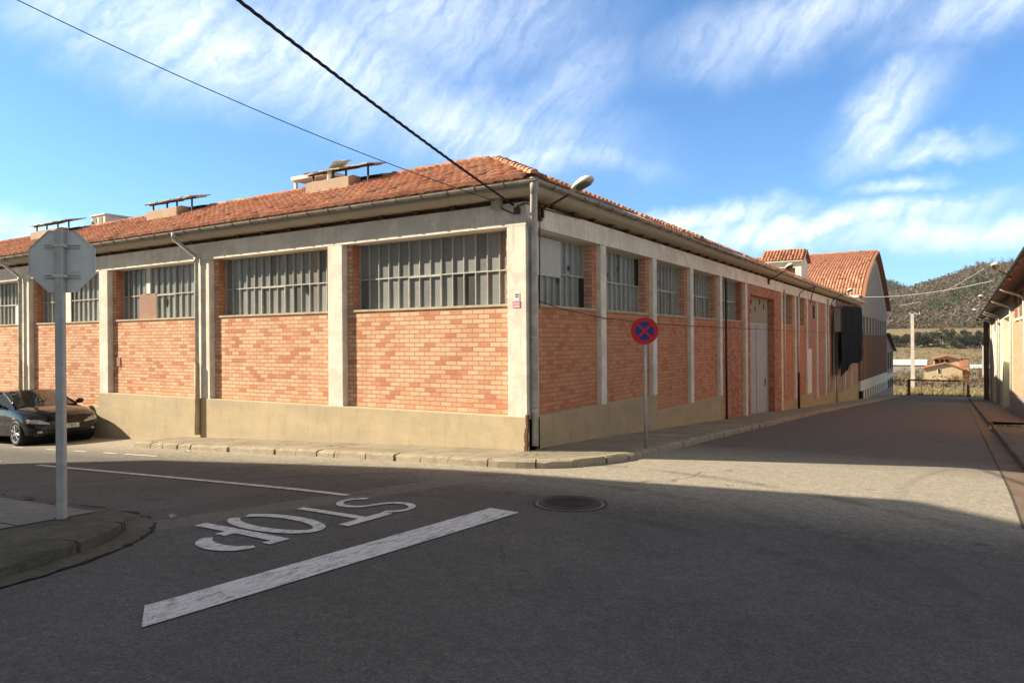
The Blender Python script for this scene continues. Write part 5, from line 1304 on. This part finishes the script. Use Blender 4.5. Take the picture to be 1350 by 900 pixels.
# ------------------------------------------------------------------ street lamps
def street_lamp(label, base, head_at, rz, rot_len=0.57, group='wall mounted street lamps', bend=0.35):
    t_ = thing('street_lamp', label, 'street lamp', base, group)
    B = Vector(base); H = Vector(head_at); d = (H - B); dh = Vector((d.x, d.y, 0)).normalized()
    mb = MB(); mb.tube([tuple(B), tuple(B + dh * 0.05 + Vector((0, 0, 0.02))), tuple(B.lerp(H, 0.5) + Vector((0, 0, -0.01))), tuple(H)], 0.021, 8); mb.build('arm', 'rust', t_, True)
    mb = MB(); s_ = Vector((-dh.y, dh.x, 0)) * 0.06; p = B
    mb.box(B.x - 0.03, B.x + 0.03, B.y - 0.06, B.y + 0.06, B.z - 0.14, B.z + 0.08); mb.build('wall_plate', 'rust', t_)
    hd = Vector((dh.x, dh.y, 0.30)).normalized(); sd = Vector((-dh.y, dh.x, 0)); up_ = sd.cross(hd) * -1
    if up_.z < 0: up_ = -up_
    L_ = rot_len; v = []; K = 12
    prof_ = [(-0.04, 0.022, 0.022), (0.06, 0.035, 0.035), (0.18, 0.062, 0.05), (0.32, 0.10, 0.075), (0.48, 0.128, 0.10), (0.66, 0.135, 0.11), (0.82, 0.12, 0.10), (0.94, 0.075, 0.065), (0.98, 0.02, 0.02)]
    for (s2, wd, ht) in prof_:
        c = H + hd * (s2 * L_) + up_ * 0.02
        for k in range(K):
            a = 2 * math.pi * k / K; y = math.sin(a)
            v.append(tuple(c + sd * (wd * math.cos(a)) + up_ * (ht * y if y > 0 else ht * 0.28 * y)))
    mb = MB(); mb.add(v, [(i * K + k, i * K + (k + 1) % K, (i + 1) * K + (k + 1) % K, (i + 1) * K + k) for i in range(len(prof_) - 1) for k in range(K)] + [tuple(range(K - 1, -1, -1)), tuple((len(prof_) - 1) * K + k for k in range(K))])
    hs = mb.build('lamp_head', 'lamp', t_, True)
    v = []
    for (s2, wd) in ((0.38, 0.06), (0.5, 0.10), (0.7, 0.11), (0.85, 0.08)):
        c = H + hd * (s2 * L_) - up_ * 0.012
        v += [tuple(c - sd * wd), tuple(c - up_ * 0.045), tuple(c + sd * wd)]
    mb = MB(); mb.add(v, [(i * 3 + k, i * 3 + k + 1, (i + 1) * 3 + k + 1, (i + 1) * 3 + k) for i in range(3) for k in range(2)]); mb.build('lamp_glass', 'lampglass', hs)
    return t_
street_lamp('street lamp on the near corner of the brick warehouse above the first side window', (0.03, 0.48, 4.10), (0.66, 0.30, 4.26), 0)
street_lamp('street lamp over the big grey sheet door of the brick warehouse', (0.03, 18.1, 4.08), (0.80, 17.2, 4.34), 0)
street_lamp('street lamp at the far end of the brick warehouse above the black tarpaulin', (0.03, 35.0, 4.18), (0.80, 34.2, 4.45), 0)
street_lamp('nearest of the three lamps on the right warehouse, highest against the wooded hill', (7.66, 18.6, 3.88), (7.3, 17.3, 3.96), 0)
street_lamp('middle of the three lamps under the eaves of the right warehouse', (7.66, 34, 3.70), (7.3, 32.9, 3.75), 0)
street_lamp('farthest and lowest of the three lamps at the end of the right warehouse', (7.66, 44.5, 3.57), (7.25, 43.4, 3.42), 0)

# ------------------------------------------------------------------ overhead cables
def cable(name, label, a, b, sag, r, m='cable', twist=False, n=60, group=None):
    A, B = Vector(a), Vector(b); pts = []
    for i in range(n + 1):
        t_ = i / n; p = A.lerp(B, t_); p.z -= 4 * sag * t_ * (1 - t_); pts.append(p)
    mb = MB()
    if not twist: mb.tube([tuple(p) for p in pts], r, 6)
    else:
        d = (B - A).normalized(); x = d.cross(Vector((0, 0, 1))).normalized(); y = x.cross(d)
        N_ = int((B - A).length / 0.045)
        for ph in range(3):
            q = []
            for i in range(N_ + 1):
                t_ = i / N_; p = A.lerp(B, t_); p.z -= 4 * sag * t_ * (1 - t_); an = 2 * math.pi * (t_ * (B - A).length / 0.42 + ph / 3)
                q.append(tuple(p + (x * math.cos(an) + y * math.sin(an)) * r))
            mb.tube(q, r * 0.95, 5)
    o = mb.build(name, m, None, True); tag(o, label, 'cable', group); return o
def along(px, py, d):
    fw = Vector((-math.sin(HEAD), math.cos(HEAD), 0)); rt = Vector((math.cos(HEAD), math.sin(HEAD), 0)); up_ = Vector((0, 0, 1))
    r_ = rt * math.cos(ROLL) - up_ * math.sin(ROLL); u_ = up_ * math.cos(ROLL) + rt * math.sin(ROLL)
    return Vector((6.148, -10.306, 1.81)) + (fw + r_ * ((px - 675) / 939) - u_ * ((py - 450.5) / 939)) * d
A1 = Vector((-0.20, -0.06, 4.12)); P1 = along(313, 0, 7.0); P1.z += 0.33; E1 = A1 + (P1 - A1) * 3.2
cable('overhead_cable', 'thick twisted black cable crossing the sky to the warehouse corner', A1, E1, 0.38, 0.0115, twist=True)
A2 = Vector((-0.55, -0.10, 4.22)); P2 = along(23, 0, 9.0); P2.z += 0.55; E2 = A2 + (P2 - A2) * 2.6; E2.z += 0.9
cable('overhead_cable', 'thin black cable crossing the sky high above the roof vents', A2, E2, 0.95, 0.0065)
cable('overhead_cable', 'pale cable strung level from the grey hall across the side street', (0.3, 48.6, 4.95), (7.8, 36, 4.9), 0.25, 0.017, 'cablepale')
cable('overhead_cable', 'pale cable rising to the right across the wooded hill', (0.6, 82, 5.6), (7.7, 46, 6.4), 0.5, 0.02, 'cablepale')

# ------------------------------------------------------------------ tarpaulin and hanging sign
OUT = [(35.9, 3.80), (42.0, 3.98), (44.9, 4.02), (45.3, 3.3), (45.8, 2.2), (45.9, 1.2), (45.7, 0.30), (44.0, 0.16), (42.0, 0.22), (40.2, 0.30), (38.5, 0.10), (37.0, -0.12), (35.6, -0.30), (34.9, -0.38), (34.8, 1.0), (34.9, 2.4)]
mb = MB(); r_ = random.Random(3); ny_, nz_ = 44, 26; v = []; f = []
def tb(y): # bottom z
    B_ = [(34.8, -0.38), (35.6, -.30), (37, -.12), (38.5, .10), (40.2, .3), (42, .22), (44, .16), (45.7, .30), (46, .4)]
    return lerp(B_, y)
def tt(y): return lerp([(34.8, 3.45), (35.9, 3.80), (42, 3.98), (44.9, 4.02), (45.2, 3.5), (45.9, 2.2)], y)
for s_ in (0, 1):
    for j in range(nz_ + 1):
        for i in range(ny_ + 1):
            u = i / ny_; t_ = j / nz_; y = 34.85 + u * 10.6; y += 0.55 * math.sin(t_ * math.pi * 0.9) * (u ** 4)
            z = tt(min(y, 45.0)) * (1 - t_) + tb(y) * t_
            x = 0.46 + 0.009 * math.sin(u * 30 + 1.5 * math.sin(t_ * 4)) * (0.3 + t_) + 0.07 * mn.noise((u * 6, t_ * 4, 1)) - 0.04 * t_ + s_ * 0.012
            v.append((x, y, z))
q = (nz_ + 1) * (ny_ + 1)
for j in range(nz_):
    for i in range(ny_):
        a = j * (ny_ + 1) + i; f.append((a, a + 1, a + ny_ + 2, a + ny_ + 1)); f.append(tuple(q + k for k in (a, a + ny_ + 1, a + ny_ + 2, a + 1)))
for i in range(ny_): a = i; f.append((a, q + a, q + a + 1, a + 1)); a = nz_ * (ny_ + 1) + i; f.append((a + 1, q + a + 1, q + a, a))
for j in range(nz_): a = j * (ny_ + 1); f.append((a, a + ny_ + 1, q + a + ny_ + 1, q + a)); a += ny_; f.append((q + a, q + a + ny_ + 1, a + ny_ + 1, a))
mb.add(v, f); o = mb.build('tarpaulin', 'cloth', None, True); tag(o, 'big black tarpaulin hanging from the eaves at the far end of the brick warehouse', 'tarpaulin')
HS = thing('hanging_sign', 'grey framed sign board on a curved iron bracket beside the black tarpaulin', 'sign', (0.05, 34.3, 3.8))
mb = MB(); mb.box(0.14, 0.52, 34.26, 34.32, 2.25, 3.62); hp = mb.build('panel', 'hallwall', HS)
mb = MB()
for b_ in ((0.10, 0.15, 2.2, 3.68), (0.51, 0.56, 2.2, 3.68)): mb.box(b_[0], b_[1], 34.24, 34.34, b_[2], b_[3])
mb.box(0.15, 0.51, 34.245, 34.335, 2.2, 2.25); mb.box(0.15, 0.51, 34.245, 34.335, 3.62, 3.67); mb.build('frame', 'pipedark', hp)
mb = MB(); mb.tube(bez((0.02, 34.3, 3.5), (0.0, 34.3, 4.0), (0.1, 34.3, 4.15), (0.33, 34.3, 4.12)) + bez((0.33, 34.3, 4.12), (0.6, 34.3, 4.12), (0.72, 34.3, 4.0), (0.70, 34.3, 3.6))[1:], 0.025, 6)
mb.tube([(0.33, 34.3, 4.12), (0.33, 34.3, 3.66)], 0.02, 6); mb.tube([(0.02, 34.3, 3.7), (0.33, 34.3, 4.1)], 0.015, 6); mb.build('bracket', 'rust', HS)

# ------------------------------------------------------------------ end of the street: gate, fence, poles
zg = g(4, 82)
GT = thing('street_gate', 'low dark tubular gate closing the end of the side street', 'gate', (4.2, 82, zg))
mb = MB(); mb.box(1.36, 1.62, 81.9, 82.1, zg - .1, zg + 1.82); mb.build('gate_post', 'rust', GT)
mb = MB(); mb.box(7.02, 7.24, 81.9, 82.1, zg - .1, zg + 1.86); mb.build('gate_post', 'rust', GT)
mb = MB(); mb.box(1.62, 7.02, 81.96, 82.04, zg + 1.66, zg + 1.82); mb.box(1.62, 7.02, 81.97, 82.03, zg + 0.10, zg + 0.15); mb.box(6.7, 6.8, 81.95, 82.05, zg + .1, zg + 1.7)
for k in range(1, 5): mb.box(1.62 + k * 1.07, 1.66 + k * 1.07, 81.98, 82.02, zg + 0.1, zg + 1.7)
gf = mb.build('gate_frame', 'rust', GT)
def wire_mesh(name, x0, x1, y, z0, z1, m, parent, st=0.16):
    mb = MB(); x = x0
    while x < x1: mb.box(x, x + 0.008, y - .004, y + .004, z0, z1); x += st
    z = z0
    while z < z1: mb.box(x0, x1, y - .004, y + .004, z, z + 0.008); z += st
    return mb.build(name, m, parent)
wire_mesh('wire_mesh', 1.62, 7.0, 82.0, zg + .1, zg + 1.7, 'rust', gf)
for nm, x0, x1, lb in (('left', -6, 1.3, 'short wire mesh fence between the lean-to shed and the street gate'), ('right', 7.3, 20, 'wire mesh fence right of the street gate')):
    ft = thing('wire_fence', lb, 'fence', ((x0 + x1) / 2, 82.2, zg))
    n_ = max(2, int((x1 - x0) / 1.5))
    for k in range(n_ + 1):
        x = x0 + (x1 - x0) * k / n_; mb = MB(); mb.tube([(x, 82.2, zg - .1), (x, 82.2, zg + 1.7)], 0.03, 6); mb.build('fence_post', 'rust', ft)
    mb = MB(); mb.box(x0, x1, 82.18, 82.22, zg + 1.64, zg + 1.69); mb.build('rail', 'rust', ft)
    wire_mesh('wire_mesh', x0, x1, 82.2, zg + .05, zg + 1.65, 'galv', ft, 0.2)
def pole(label, x, y, z0, h, r, arm):
    t_ = thing('utility_pole', label, 'pole', (x, y, z0))
    mb = MB(); mb.prism([(x - r, y - r * .7), (x + r, y - r * .7), (x + r, y + r * .7), (x - r, y + r * .7)], z0 - .5, z0 + h * 0.5)
    mb.prism([(x - r * .85, y - r * .6), (x + r * .85, y - r * .6), (x + r * .85, y + r * .6), (x - r * .85, y + r * .6)], z0 + h * .5, z0 + h); mb.build('post', 'concpole', t_)
    mb = MB(); mb.box(x - arm * .4, x + arm, y - .06, y + .06, z0 + h - .12, z0 + h); ar = mb.build('crossarm', 'galv', t_)
    for dx in (-arm * .35, 0.35 * arm, arm * .92):
        mb = MB(); mb.tube([(x + dx, y, z0 + h), (x + dx, y, z0 + h + .25)], [0.07, 0.04], 8); mb.build('insulator', 'pipewhite', ar, True)
pole('tall pale concrete utility pole standing beyond the street gate', 0.2, 118, terr(0.2, 118), 5.72 - terr(0.2, 118), 0.27, 1.1)
pole('small distant utility pole right of the farmhouse', 13.1, 260, -10.9, 10.4, 0.25, 1.0)

# ------------------------------------------------------------------ farmhouse and sheds beyond the street
FH = thing('farmhouse', 'stone farmhouse with two low orange tiled roofs beyond the street gate', 'house', (3, 235, -10.8))
def gable_roof(mb, xl, zl_, xm, zm, xr, zr, y0, y1, th_=0.25):
    mb.prism([(xl, zl_), (xm, zm), (xr, zr), (xr, zr + th_), (xm, zm + th_), (xl, zl_ + th_)], y0, y1, 'y', (0.44, 0.19, 0.11))
mb = MB(); mb.prism([(-2.2, -12), (7.4, -12), (7.4, -7.3), (3.3, -5.4), (-2.2, -6.9)], 232, 240, 'y'); mb.build('wall', 'stone', FH)
mb = MB(); gable_roof(mb, -3.0, -7.05, 3.35, -5.35, 8.0, -7.3, 231.2, 240); mb.build('roof', 'tile', FH)
mb = MB(); mb.prism([(0.1, -7), (6.7, -7), (6.7, -4.2), (3.5, -3.35), (0.1, -4.3)], 236.3, 243, 'y'); up2 = mb.build('upper_wall', 'stone', FH)
mb = MB(); gable_roof(mb, -0.4, -4.4, 3.5, -3.3, 7.0, -4.3, 235, 243.5); mb.build('roof', 'tile', FH)
for (a, b) in ((0.5, 1.6), (1.9, 2.8), (3.2, 4.0)):
    mb = MB(); mb.box(a, b, 236.2, 236.29, -5.9, -4.35); mb.build('window', 'dark', up2)
mb = MB(); mb.box(1.15, 2.05, 231.9, 231.99, -8.4, -6.9); wf = mb.build('window', 'white', FH)
mb = MB(); mb.box(1.35, 1.85, 231.8, 231.89, -8.25, -7.05); mb.build('pane', 'dark', wf)
mb = MB(); mb.box(6.75, 9.1, 235.4, 238, -12, -3.95); tw_ = mb.build('tower_block', 'orangewall', FH)
mb = MB(); mb.box(7.5, 9.0, 235.3, 235.39, -6.4, -4.4); mb.build('opening', 'board', tw_)
mb = MB(); mb.box(6.5, 9.4, 235.1, 238.2, -3.95, -3.75, (0.44, 0.2, 0.12)); mb.build('roof', 'tile', tw_)
def shed(label, x0, x1, y, z0, z1, dz=1.2):
    t_ = thing('farm_shed', label, 'shed', ((x0 + x1) / 2, y, z0))
    mb = MB(); mb.box(x0, x1, y, y + 12, z0 - 1, z1); mb.build('wall', 'hallwall', t_)
    mb = MB(); mb.prism([(y - .4, z1), (y + 6, z1 + dz), (y + 12.4, z1), (y + 12.4, z1 + .1), (y + 6, z1 + dz + .1), (y - .4, z1 + .1)], x0 - .4, x1 + .4, 'x'); mb.build('roof', 'shedroof', t_)
shed('long pale roofed shed left of the farmhouse', -15, -3.6, 290, -11, -7.9, 1.9)
shed('pale roofed shed in the field right of the farmhouse', 10.5, 22, 300, -11, -9.2, 1.2)

# ------------------------------------------------------------------ vegetation
def leaf_cloud(mb, c, rad, n, size, cols, r_, shell=0.35, flat=1.0):
    for _ in range(n):
        while True:
            p = Vector((r_.uniform(-1, 1), r_.uniform(-1, 1), r_.uniform(-1, 1)))
            if shell < p.length <= 1: break
        q = Vector((c[0] + p.x * rad[0], c[1] + p.y * rad[1], c[2] + p.z * rad[2]))
        a = Vector((r_.gauss(0, 1), r_.gauss(0, 1), r_.gauss(0, 1))).normalized(); b = a.orthogonal().normalized(); d = a.cross(b); s_ = size * r_.uniform(0.6, 1.4)
        cc = r_.choice(cols); k = r_.uniform(0.75, 1.25)
        mb.add([tuple(q - b * s_), tuple(q + d * s_ * 0.7), tuple(q + b * s_), tuple(q - d * s_ * 0.7)], [(0, 1, 2, 3)], tuple(x * k for x in cc))
def branches(mb, base, h, r_, depth=3, spread=0.6, r0=0.2, n0=4, col=None):
    def go(p, d, L, r, dep):
        e = p + d * L; mid = p + d * L * 0.5 + Vector((r_.gauss(0, .05), r_.gauss(0, .05), 0)) * L
        mb.tube([tuple(p), tuple(mid), tuple(e)], [r, r * .8, r * .6], 4, col, False)
        if dep == 0: return
        for _ in range(n0 if dep == depth else 3):
            nd = (d + Vector((r_.gauss(0, spread), r_.gauss(0, spread), r_.gauss(0.1, spread * 0.5)))).normalized()
            if nd.z < -0.1: nd.z = 0.1
            go(p + d * L * r_.uniform(0.55, 1.0), nd, L * r_.uniform(0.5, 0.75), r * 0.5, dep - 1)
    go(Vector(base), Vector((0, 0, 1)), h, r0, depth)
OLIVE = [(0.030, 0.045, 0.022), (0.045, 0.060, 0.028), (0.022, 0.034, 0.018), (0.06, 0.07, 0.035)]
BROWN = [(0.15, 0.110, 0.078), (0.18, 0.13, 0.088), (0.13, 0.108, 0.085), (0.16, 0.128, 0.09), (0.11, 0.098, 0.07)]
r_ = random.Random(21)
# evergreens below the hill, each its own tree
EV = [(-24, 408, 3.6, 4.4), (-20.5, 404, 4.0, 5.0), (-16.5, 414, 3.6, 4.2), (-11.5, 403, 4.3, 6.6), (-8.5, 409, 3.7, 5.6), (-4.0, 412, 4.2, 6.2), (-0.5, 402, 4.8, 7.6), (3.8, 408, 4.4, 7.0), (6.5, 400, 4.0, 5.2), (9.5, 411, 3.6, 6.2), (12.0, 404, 3.6, 4.6), (15.5, 414, 3.8, 5.4), (18.5, 406, 3.8, 4.6), (22.5, 410, 3.8, 5.4)]
names = ['leftmost and palest', 'second from left, low and broad', 'third from left, small and set back', 'tall one just right of the utility pole', 'fifth from left, behind the tall one', 'sixth from left, set back', 'largest and darkest, in the middle', 'eighth from left, right of the largest', 'low one in front of the middle', 'tenth from left, behind the low one', 'eleventh from left, low', 'twelfth from left', 'thirteenth from left, by the cleared field', 'rightmost, beside the right warehouse']
for k, (x, y, rw, h) in enumerate(EV):
    h *= 1.3
    z0 = terr(x, y); t_ = thing('evergreen_tree', 'dark evergreen in the row below the hill, ' + names[k], 'tree', (x, y, z0), 'evergreen trees in a row below the hill')
    mb = MB(); mb.tube([(x, y, z0 - .5), (x + r_.uniform(-.3, .3), y, z0 + h * .8)], [0.4, 0.15], 6)
    for q in range(4):
        a = r_.uniform(0, 6.28); mb.tube([(x, y, z0 + h * .4), (x + math.cos(a) * rw * .6, y + math.sin(a) * rw * .6, z0 + h)], [0.16, 0.05], 4)
    mb.build('trunk', 'bark', t_)
    mb = MB(); cols = OLIVE if k not in (0, 1) else [(0.07, 0.08, 0.045), (0.055, 0.065, 0.035), (0.085, 0.09, 0.055)]
    for q in range(13):
        a = r_.uniform(0, 6.28); rr = rw * math.sqrt(r_.random()) * 0.75; zz = z0 + h * r_.uniform(0.12, 1.0) - rr * 0.25
        s_ = r_.uniform(0.9, 1.7); leaf_cloud(mb, (x + rr * math.cos(a), y + rr * math.sin(a), zz), (s_, s_, s_ * 0.8), 130, 0.22, [r_.choice(cols)] * 2 + cols, r_, 0.3)
    leaf_cloud(mb, (x, y, z0 + h * .5), (rw * .85, rw * .85, h * .45), 500, 0.3, cols, r_, 0.1)
    mb.build('crown', 'leaf', t_)
# woods that cover the hillsides: one mass
def woods(name, label, xr, yr, hf, n, size, nq, ls, seed, pal):
    r_ = random.Random(seed); mb = MB()
    for _ in range(n):
        x = r_.uniform(*xr); y = r_.uniform(*yr); z = hf(x, y)
        w_ = 1.25 * mn.noise((x * 0.028, y * 0.012, 5)) + 0.6 * mn.noise((x * 0.08, y * 0.05, 2)) + 0.16 * r_.gauss(0, 1)
        cols = [r_.choice(pal) for _ in range(4)]
        if w_ > 0.42: cols = [(0.045, 0.060, 0.035), (0.065, 0.078, 0.042), (0.09, 0.095, 0.05)]
        elif w_ > 0.22: cols = [(0.10, 0.105, 0.06), (0.13, 0.12, 0.075), (0.09, 0.09, 0.06)]
        elif w_ < -0.35: cols = [(0.17, 0.14, 0.12), (0.14, 0.125, 0.12), (0.12, 0.10, 0.09)]
        s_ = size * r_.uniform(0.6, 1.3)
        leaf_cloud(mb, (x, y, z + s_ * 0.75), (s_, s_, s_ * 0.95), nq, ls, cols, r_, 0.25)
    o = mb.build(name, 'leaf', None); tag(o, label, 'woods', kind='stuff'); return o
woods('hillside_woods', 'brown and olive winter woods covering the near hill', (-75, 150), (492, 865), h1, 6500, 3.3, 46, 0.42, 31, BROWN)
woods('hillside_woods', 'sparser winter woods on the outer flanks of the near hill', (-330, 420), (500, 900), h1, 2600, 4.0, 20, 1.0, 32, BROWN)
woods('hillside_woods', 'dark woods covering the farther hill on the left', (-190, 20), (1180, 1560), h2, 2200, 5.5, 26, 1.1, 33, BROWN[:2] + OLIVE)
# bare trees on the skyline
RT = [(14.5, 7.5, 'leftmost bare tree on the hill skyline'), (24, 8, 'second bare tree on the hill skyline, before the reddish one'), (29, 7, 'reddish bare tree on the hill skyline right of centre'), (37, 9, 'tallest bare tree on the hill skyline left of the street lamp'), (45, 8, 'bare tree on the skyline behind the highest right lamp'), (52, 8.5, 'bare tree on the skyline nearest the right warehouse eave')]
for k, (x, h, lb) in enumerate(RT):
    y = 852; z0 = h1(x, y); t_ = thing('bare_tree', lb, 'tree', (x, y, z0), 'bare trees on the hill skyline')
    mb = MB(); mb.tube([(x, y, z0 - 1), (x, y, z0 + h * .45)], [0.4, 0.25], 5); mb.build('trunk', 'bark', t_)
    mb = MB(); branches(mb, (x, y, z0 + h * .35), h * 0.42, r_, 4, 0.55, 0.22, 4, (0.13, 0.10, 0.09))
    leaf_cloud(mb, (x, y, z0 + h * .8), (h * .42, h * .42, h * .35), 90, 0.20, [(0.17, 0.12, 0.10)] if k != 2 else [(0.22, 0.12, 0.09)], r_, 0.2)
    mb.build('crown', 'leaf', t_)
# scrub and rough ground between the street and the evergreens
mb = MB(); r_ = random.Random(44)
TAN = [(0.21, 0.155, 0.095), (0.17, 0.125, 0.085), (0.145, 0.115, 0.085), (0.24, 0.185, 0.11), (0.12, 0.10, 0.07)]
for _ in range(900):
    y = r_.uniform(125, 398); x = r_.uniform(-0.12 * y - 10, 0.10 * y + 12)
    if 226 < y < 246 and -5 < x < 11: continue
    if y < 232 and 0.8 < x < 4 and y > 150: continue
    s_ = r_.uniform(0.5, 1.5) if y < 230 else r_.uniform(0.8, 2.0)
    if 150 < y < 232 and -4 < x < 10: s_ *= 0.55
    leaf_cloud(mb, (x, y, terr(x, y) + s_ * .5), (s_ * 1.2, s_ * 1.2, s_), 34, 0.16 if y < 250 else 0.24, [r_.choice(TAN), r_.choice(TAN), r_.choice(BROWN)], r_, 0.2)
tag(mb.build('scrub', 'leaf', None), 'dry brown scrub in the valley beyond the street', 'scrub', kind='stuff')
mb = MB()
for _ in range(9000):
    y = 84.5 + 30 * r_.random() ** 1.3; x = r_.uniform(-8, 18); z = terr(x, y); h = r_.uniform(0.12, 0.5); a = r_.uniform(0, 6.28); w_ = 0.035; dx, dy = math.cos(a) * w_, math.sin(a) * w_; lx, ly = r_.gauss(0, .12), r_.gauss(0, .12)
    c = r_.choice([(0.34, 0.27, 0.13), (0.28, 0.23, 0.11), (0.40, 0.31, 0.16), (0.18, 0.18, 0.08), (0.22, 0.17, 0.09)])
    mb.add([(x - dx, y - dy, z), (x + dx, y + dy, z), (x + lx, y + ly, z + h)], [(0, 1, 2)], c)
tag(mb.build('dry_grass', 'leaf', None), 'yellow dry grass just behind the street gate', 'grass', kind='stuff')
# bushes close behind the gate
BU = [('round golden leafless bush in front of the farmhouse', 6.4, 190, 3.2, 2.4, [(0.34, 0.22, 0.10), (0.28, 0.18, 0.09), (0.38, 0.26, 0.13)]), ('grey brown bare bush left of the farmhouse', -4.0, 200, 2.6, 2.4, BROWN), ('straggling bare bush between the lean-to and the pole', -4.2, 150, 1.9, 1.9, TAN)]
for lb, x, y, rw, h, cols in BU:
    z0 = terr(x, y); t_ = thing('bush', lb, 'bush', (x, y, z0))
    mb = MB(); branches(mb, (x, y, z0), h * .35, r_, 3, 0.9, 0.08, 7); mb.build('stem', 'bark', t_)
    mb = MB()
    for q in range(14):
        a = r_.uniform(0, 6.28); rr = rw * math.sqrt(r_.random()) * .7; leaf_cloud(mb, (x + rr * math.cos(a), y + rr * math.sin(a), z0 + h * r_.uniform(.2, .85)), (rw * .35, rw * .35, h * .3), 90, 0.11, cols, r_, 0.1)
    mb.build('crown', 'leaf', t_)
# weeds by the drive, litter by the kerb
mb = MB()
for _ in range(120):
    x = r_.uniform(6.9, 7.8); y = 15.5 + r_.gauss(0, 0.12); z = g(x, y) + .11; a = r_.uniform(0, 6.28); h = r_.uniform(.03, .12)
    mb.add([(x, y, z - .02), (x + .02 * math.cos(a), y + .02 * math.sin(a), z - .02), (x + r_.gauss(0, .05), y + r_.gauss(0, .05), z + h)], [(0, 1, 2)], (0.06, 0.09, 0.03))
tag(mb.build('weeds', 'leaf', None), 'thin line of weeds at the edge of the right driveway', 'weeds', kind='stuff')
def crumple(label, x, y, z, s_):
    r2 = random.Random(int(x * 100)); mb = MB(); v = []
    for j in range(4):
        for i in range(5): v.append((x + (i - 2) * s_ * .3 + r2.gauss(0, .01), y + (j - 1.5) * s_ * .22 + r2.gauss(0, .01), z + abs(r2.gauss(0.012, .015))))
    mb.add(v, [(j * 5 + i, j * 5 + i + 1, (j + 1) * 5 + i + 1, (j + 1) * 5 + i) for j in range(3) for i in range(4)]); o = mb.build('paper_scrap', 'litter', None)
    tag(o, label, 'litter')
crumple('white paper scrap in the gutter beside the far kerb', -7.3, -1.45, g(-7.3, -1.45) + .006, 0.16)
crumple('pale paper scrap on the asphalt beside the near pavement corner', -1.05, -5.72, g(-1.05, -5.72) + .008, 0.07)

# ------------------------------------------------------------------ air
HAZE = 0.00010
if HAZE:
    hm = bpy.data.materials.new('haze'); hm.use_nodes = True; nt_ = NT(hm.node_tree); nt_.n.clear()
    pv = nt_.node('ShaderNodeVolumePrincipled', inp={'Color': (0.86, 0.90, 0.97, 1), 'Density': HAZE, 'Anisotropy': 0.2})
    ho = nt_.node('ShaderNodeOutputMaterial'); nt_.l.new(pv.outputs[0], ho.inputs['Volume'])
    mb = MB(); mb.box(-2300, 2300, -450, 2750, -13.5, 235); o = mb.build('haze', hm, None); tag(o, 'thin pale haze over the valley', 'haze', kind='stuff')
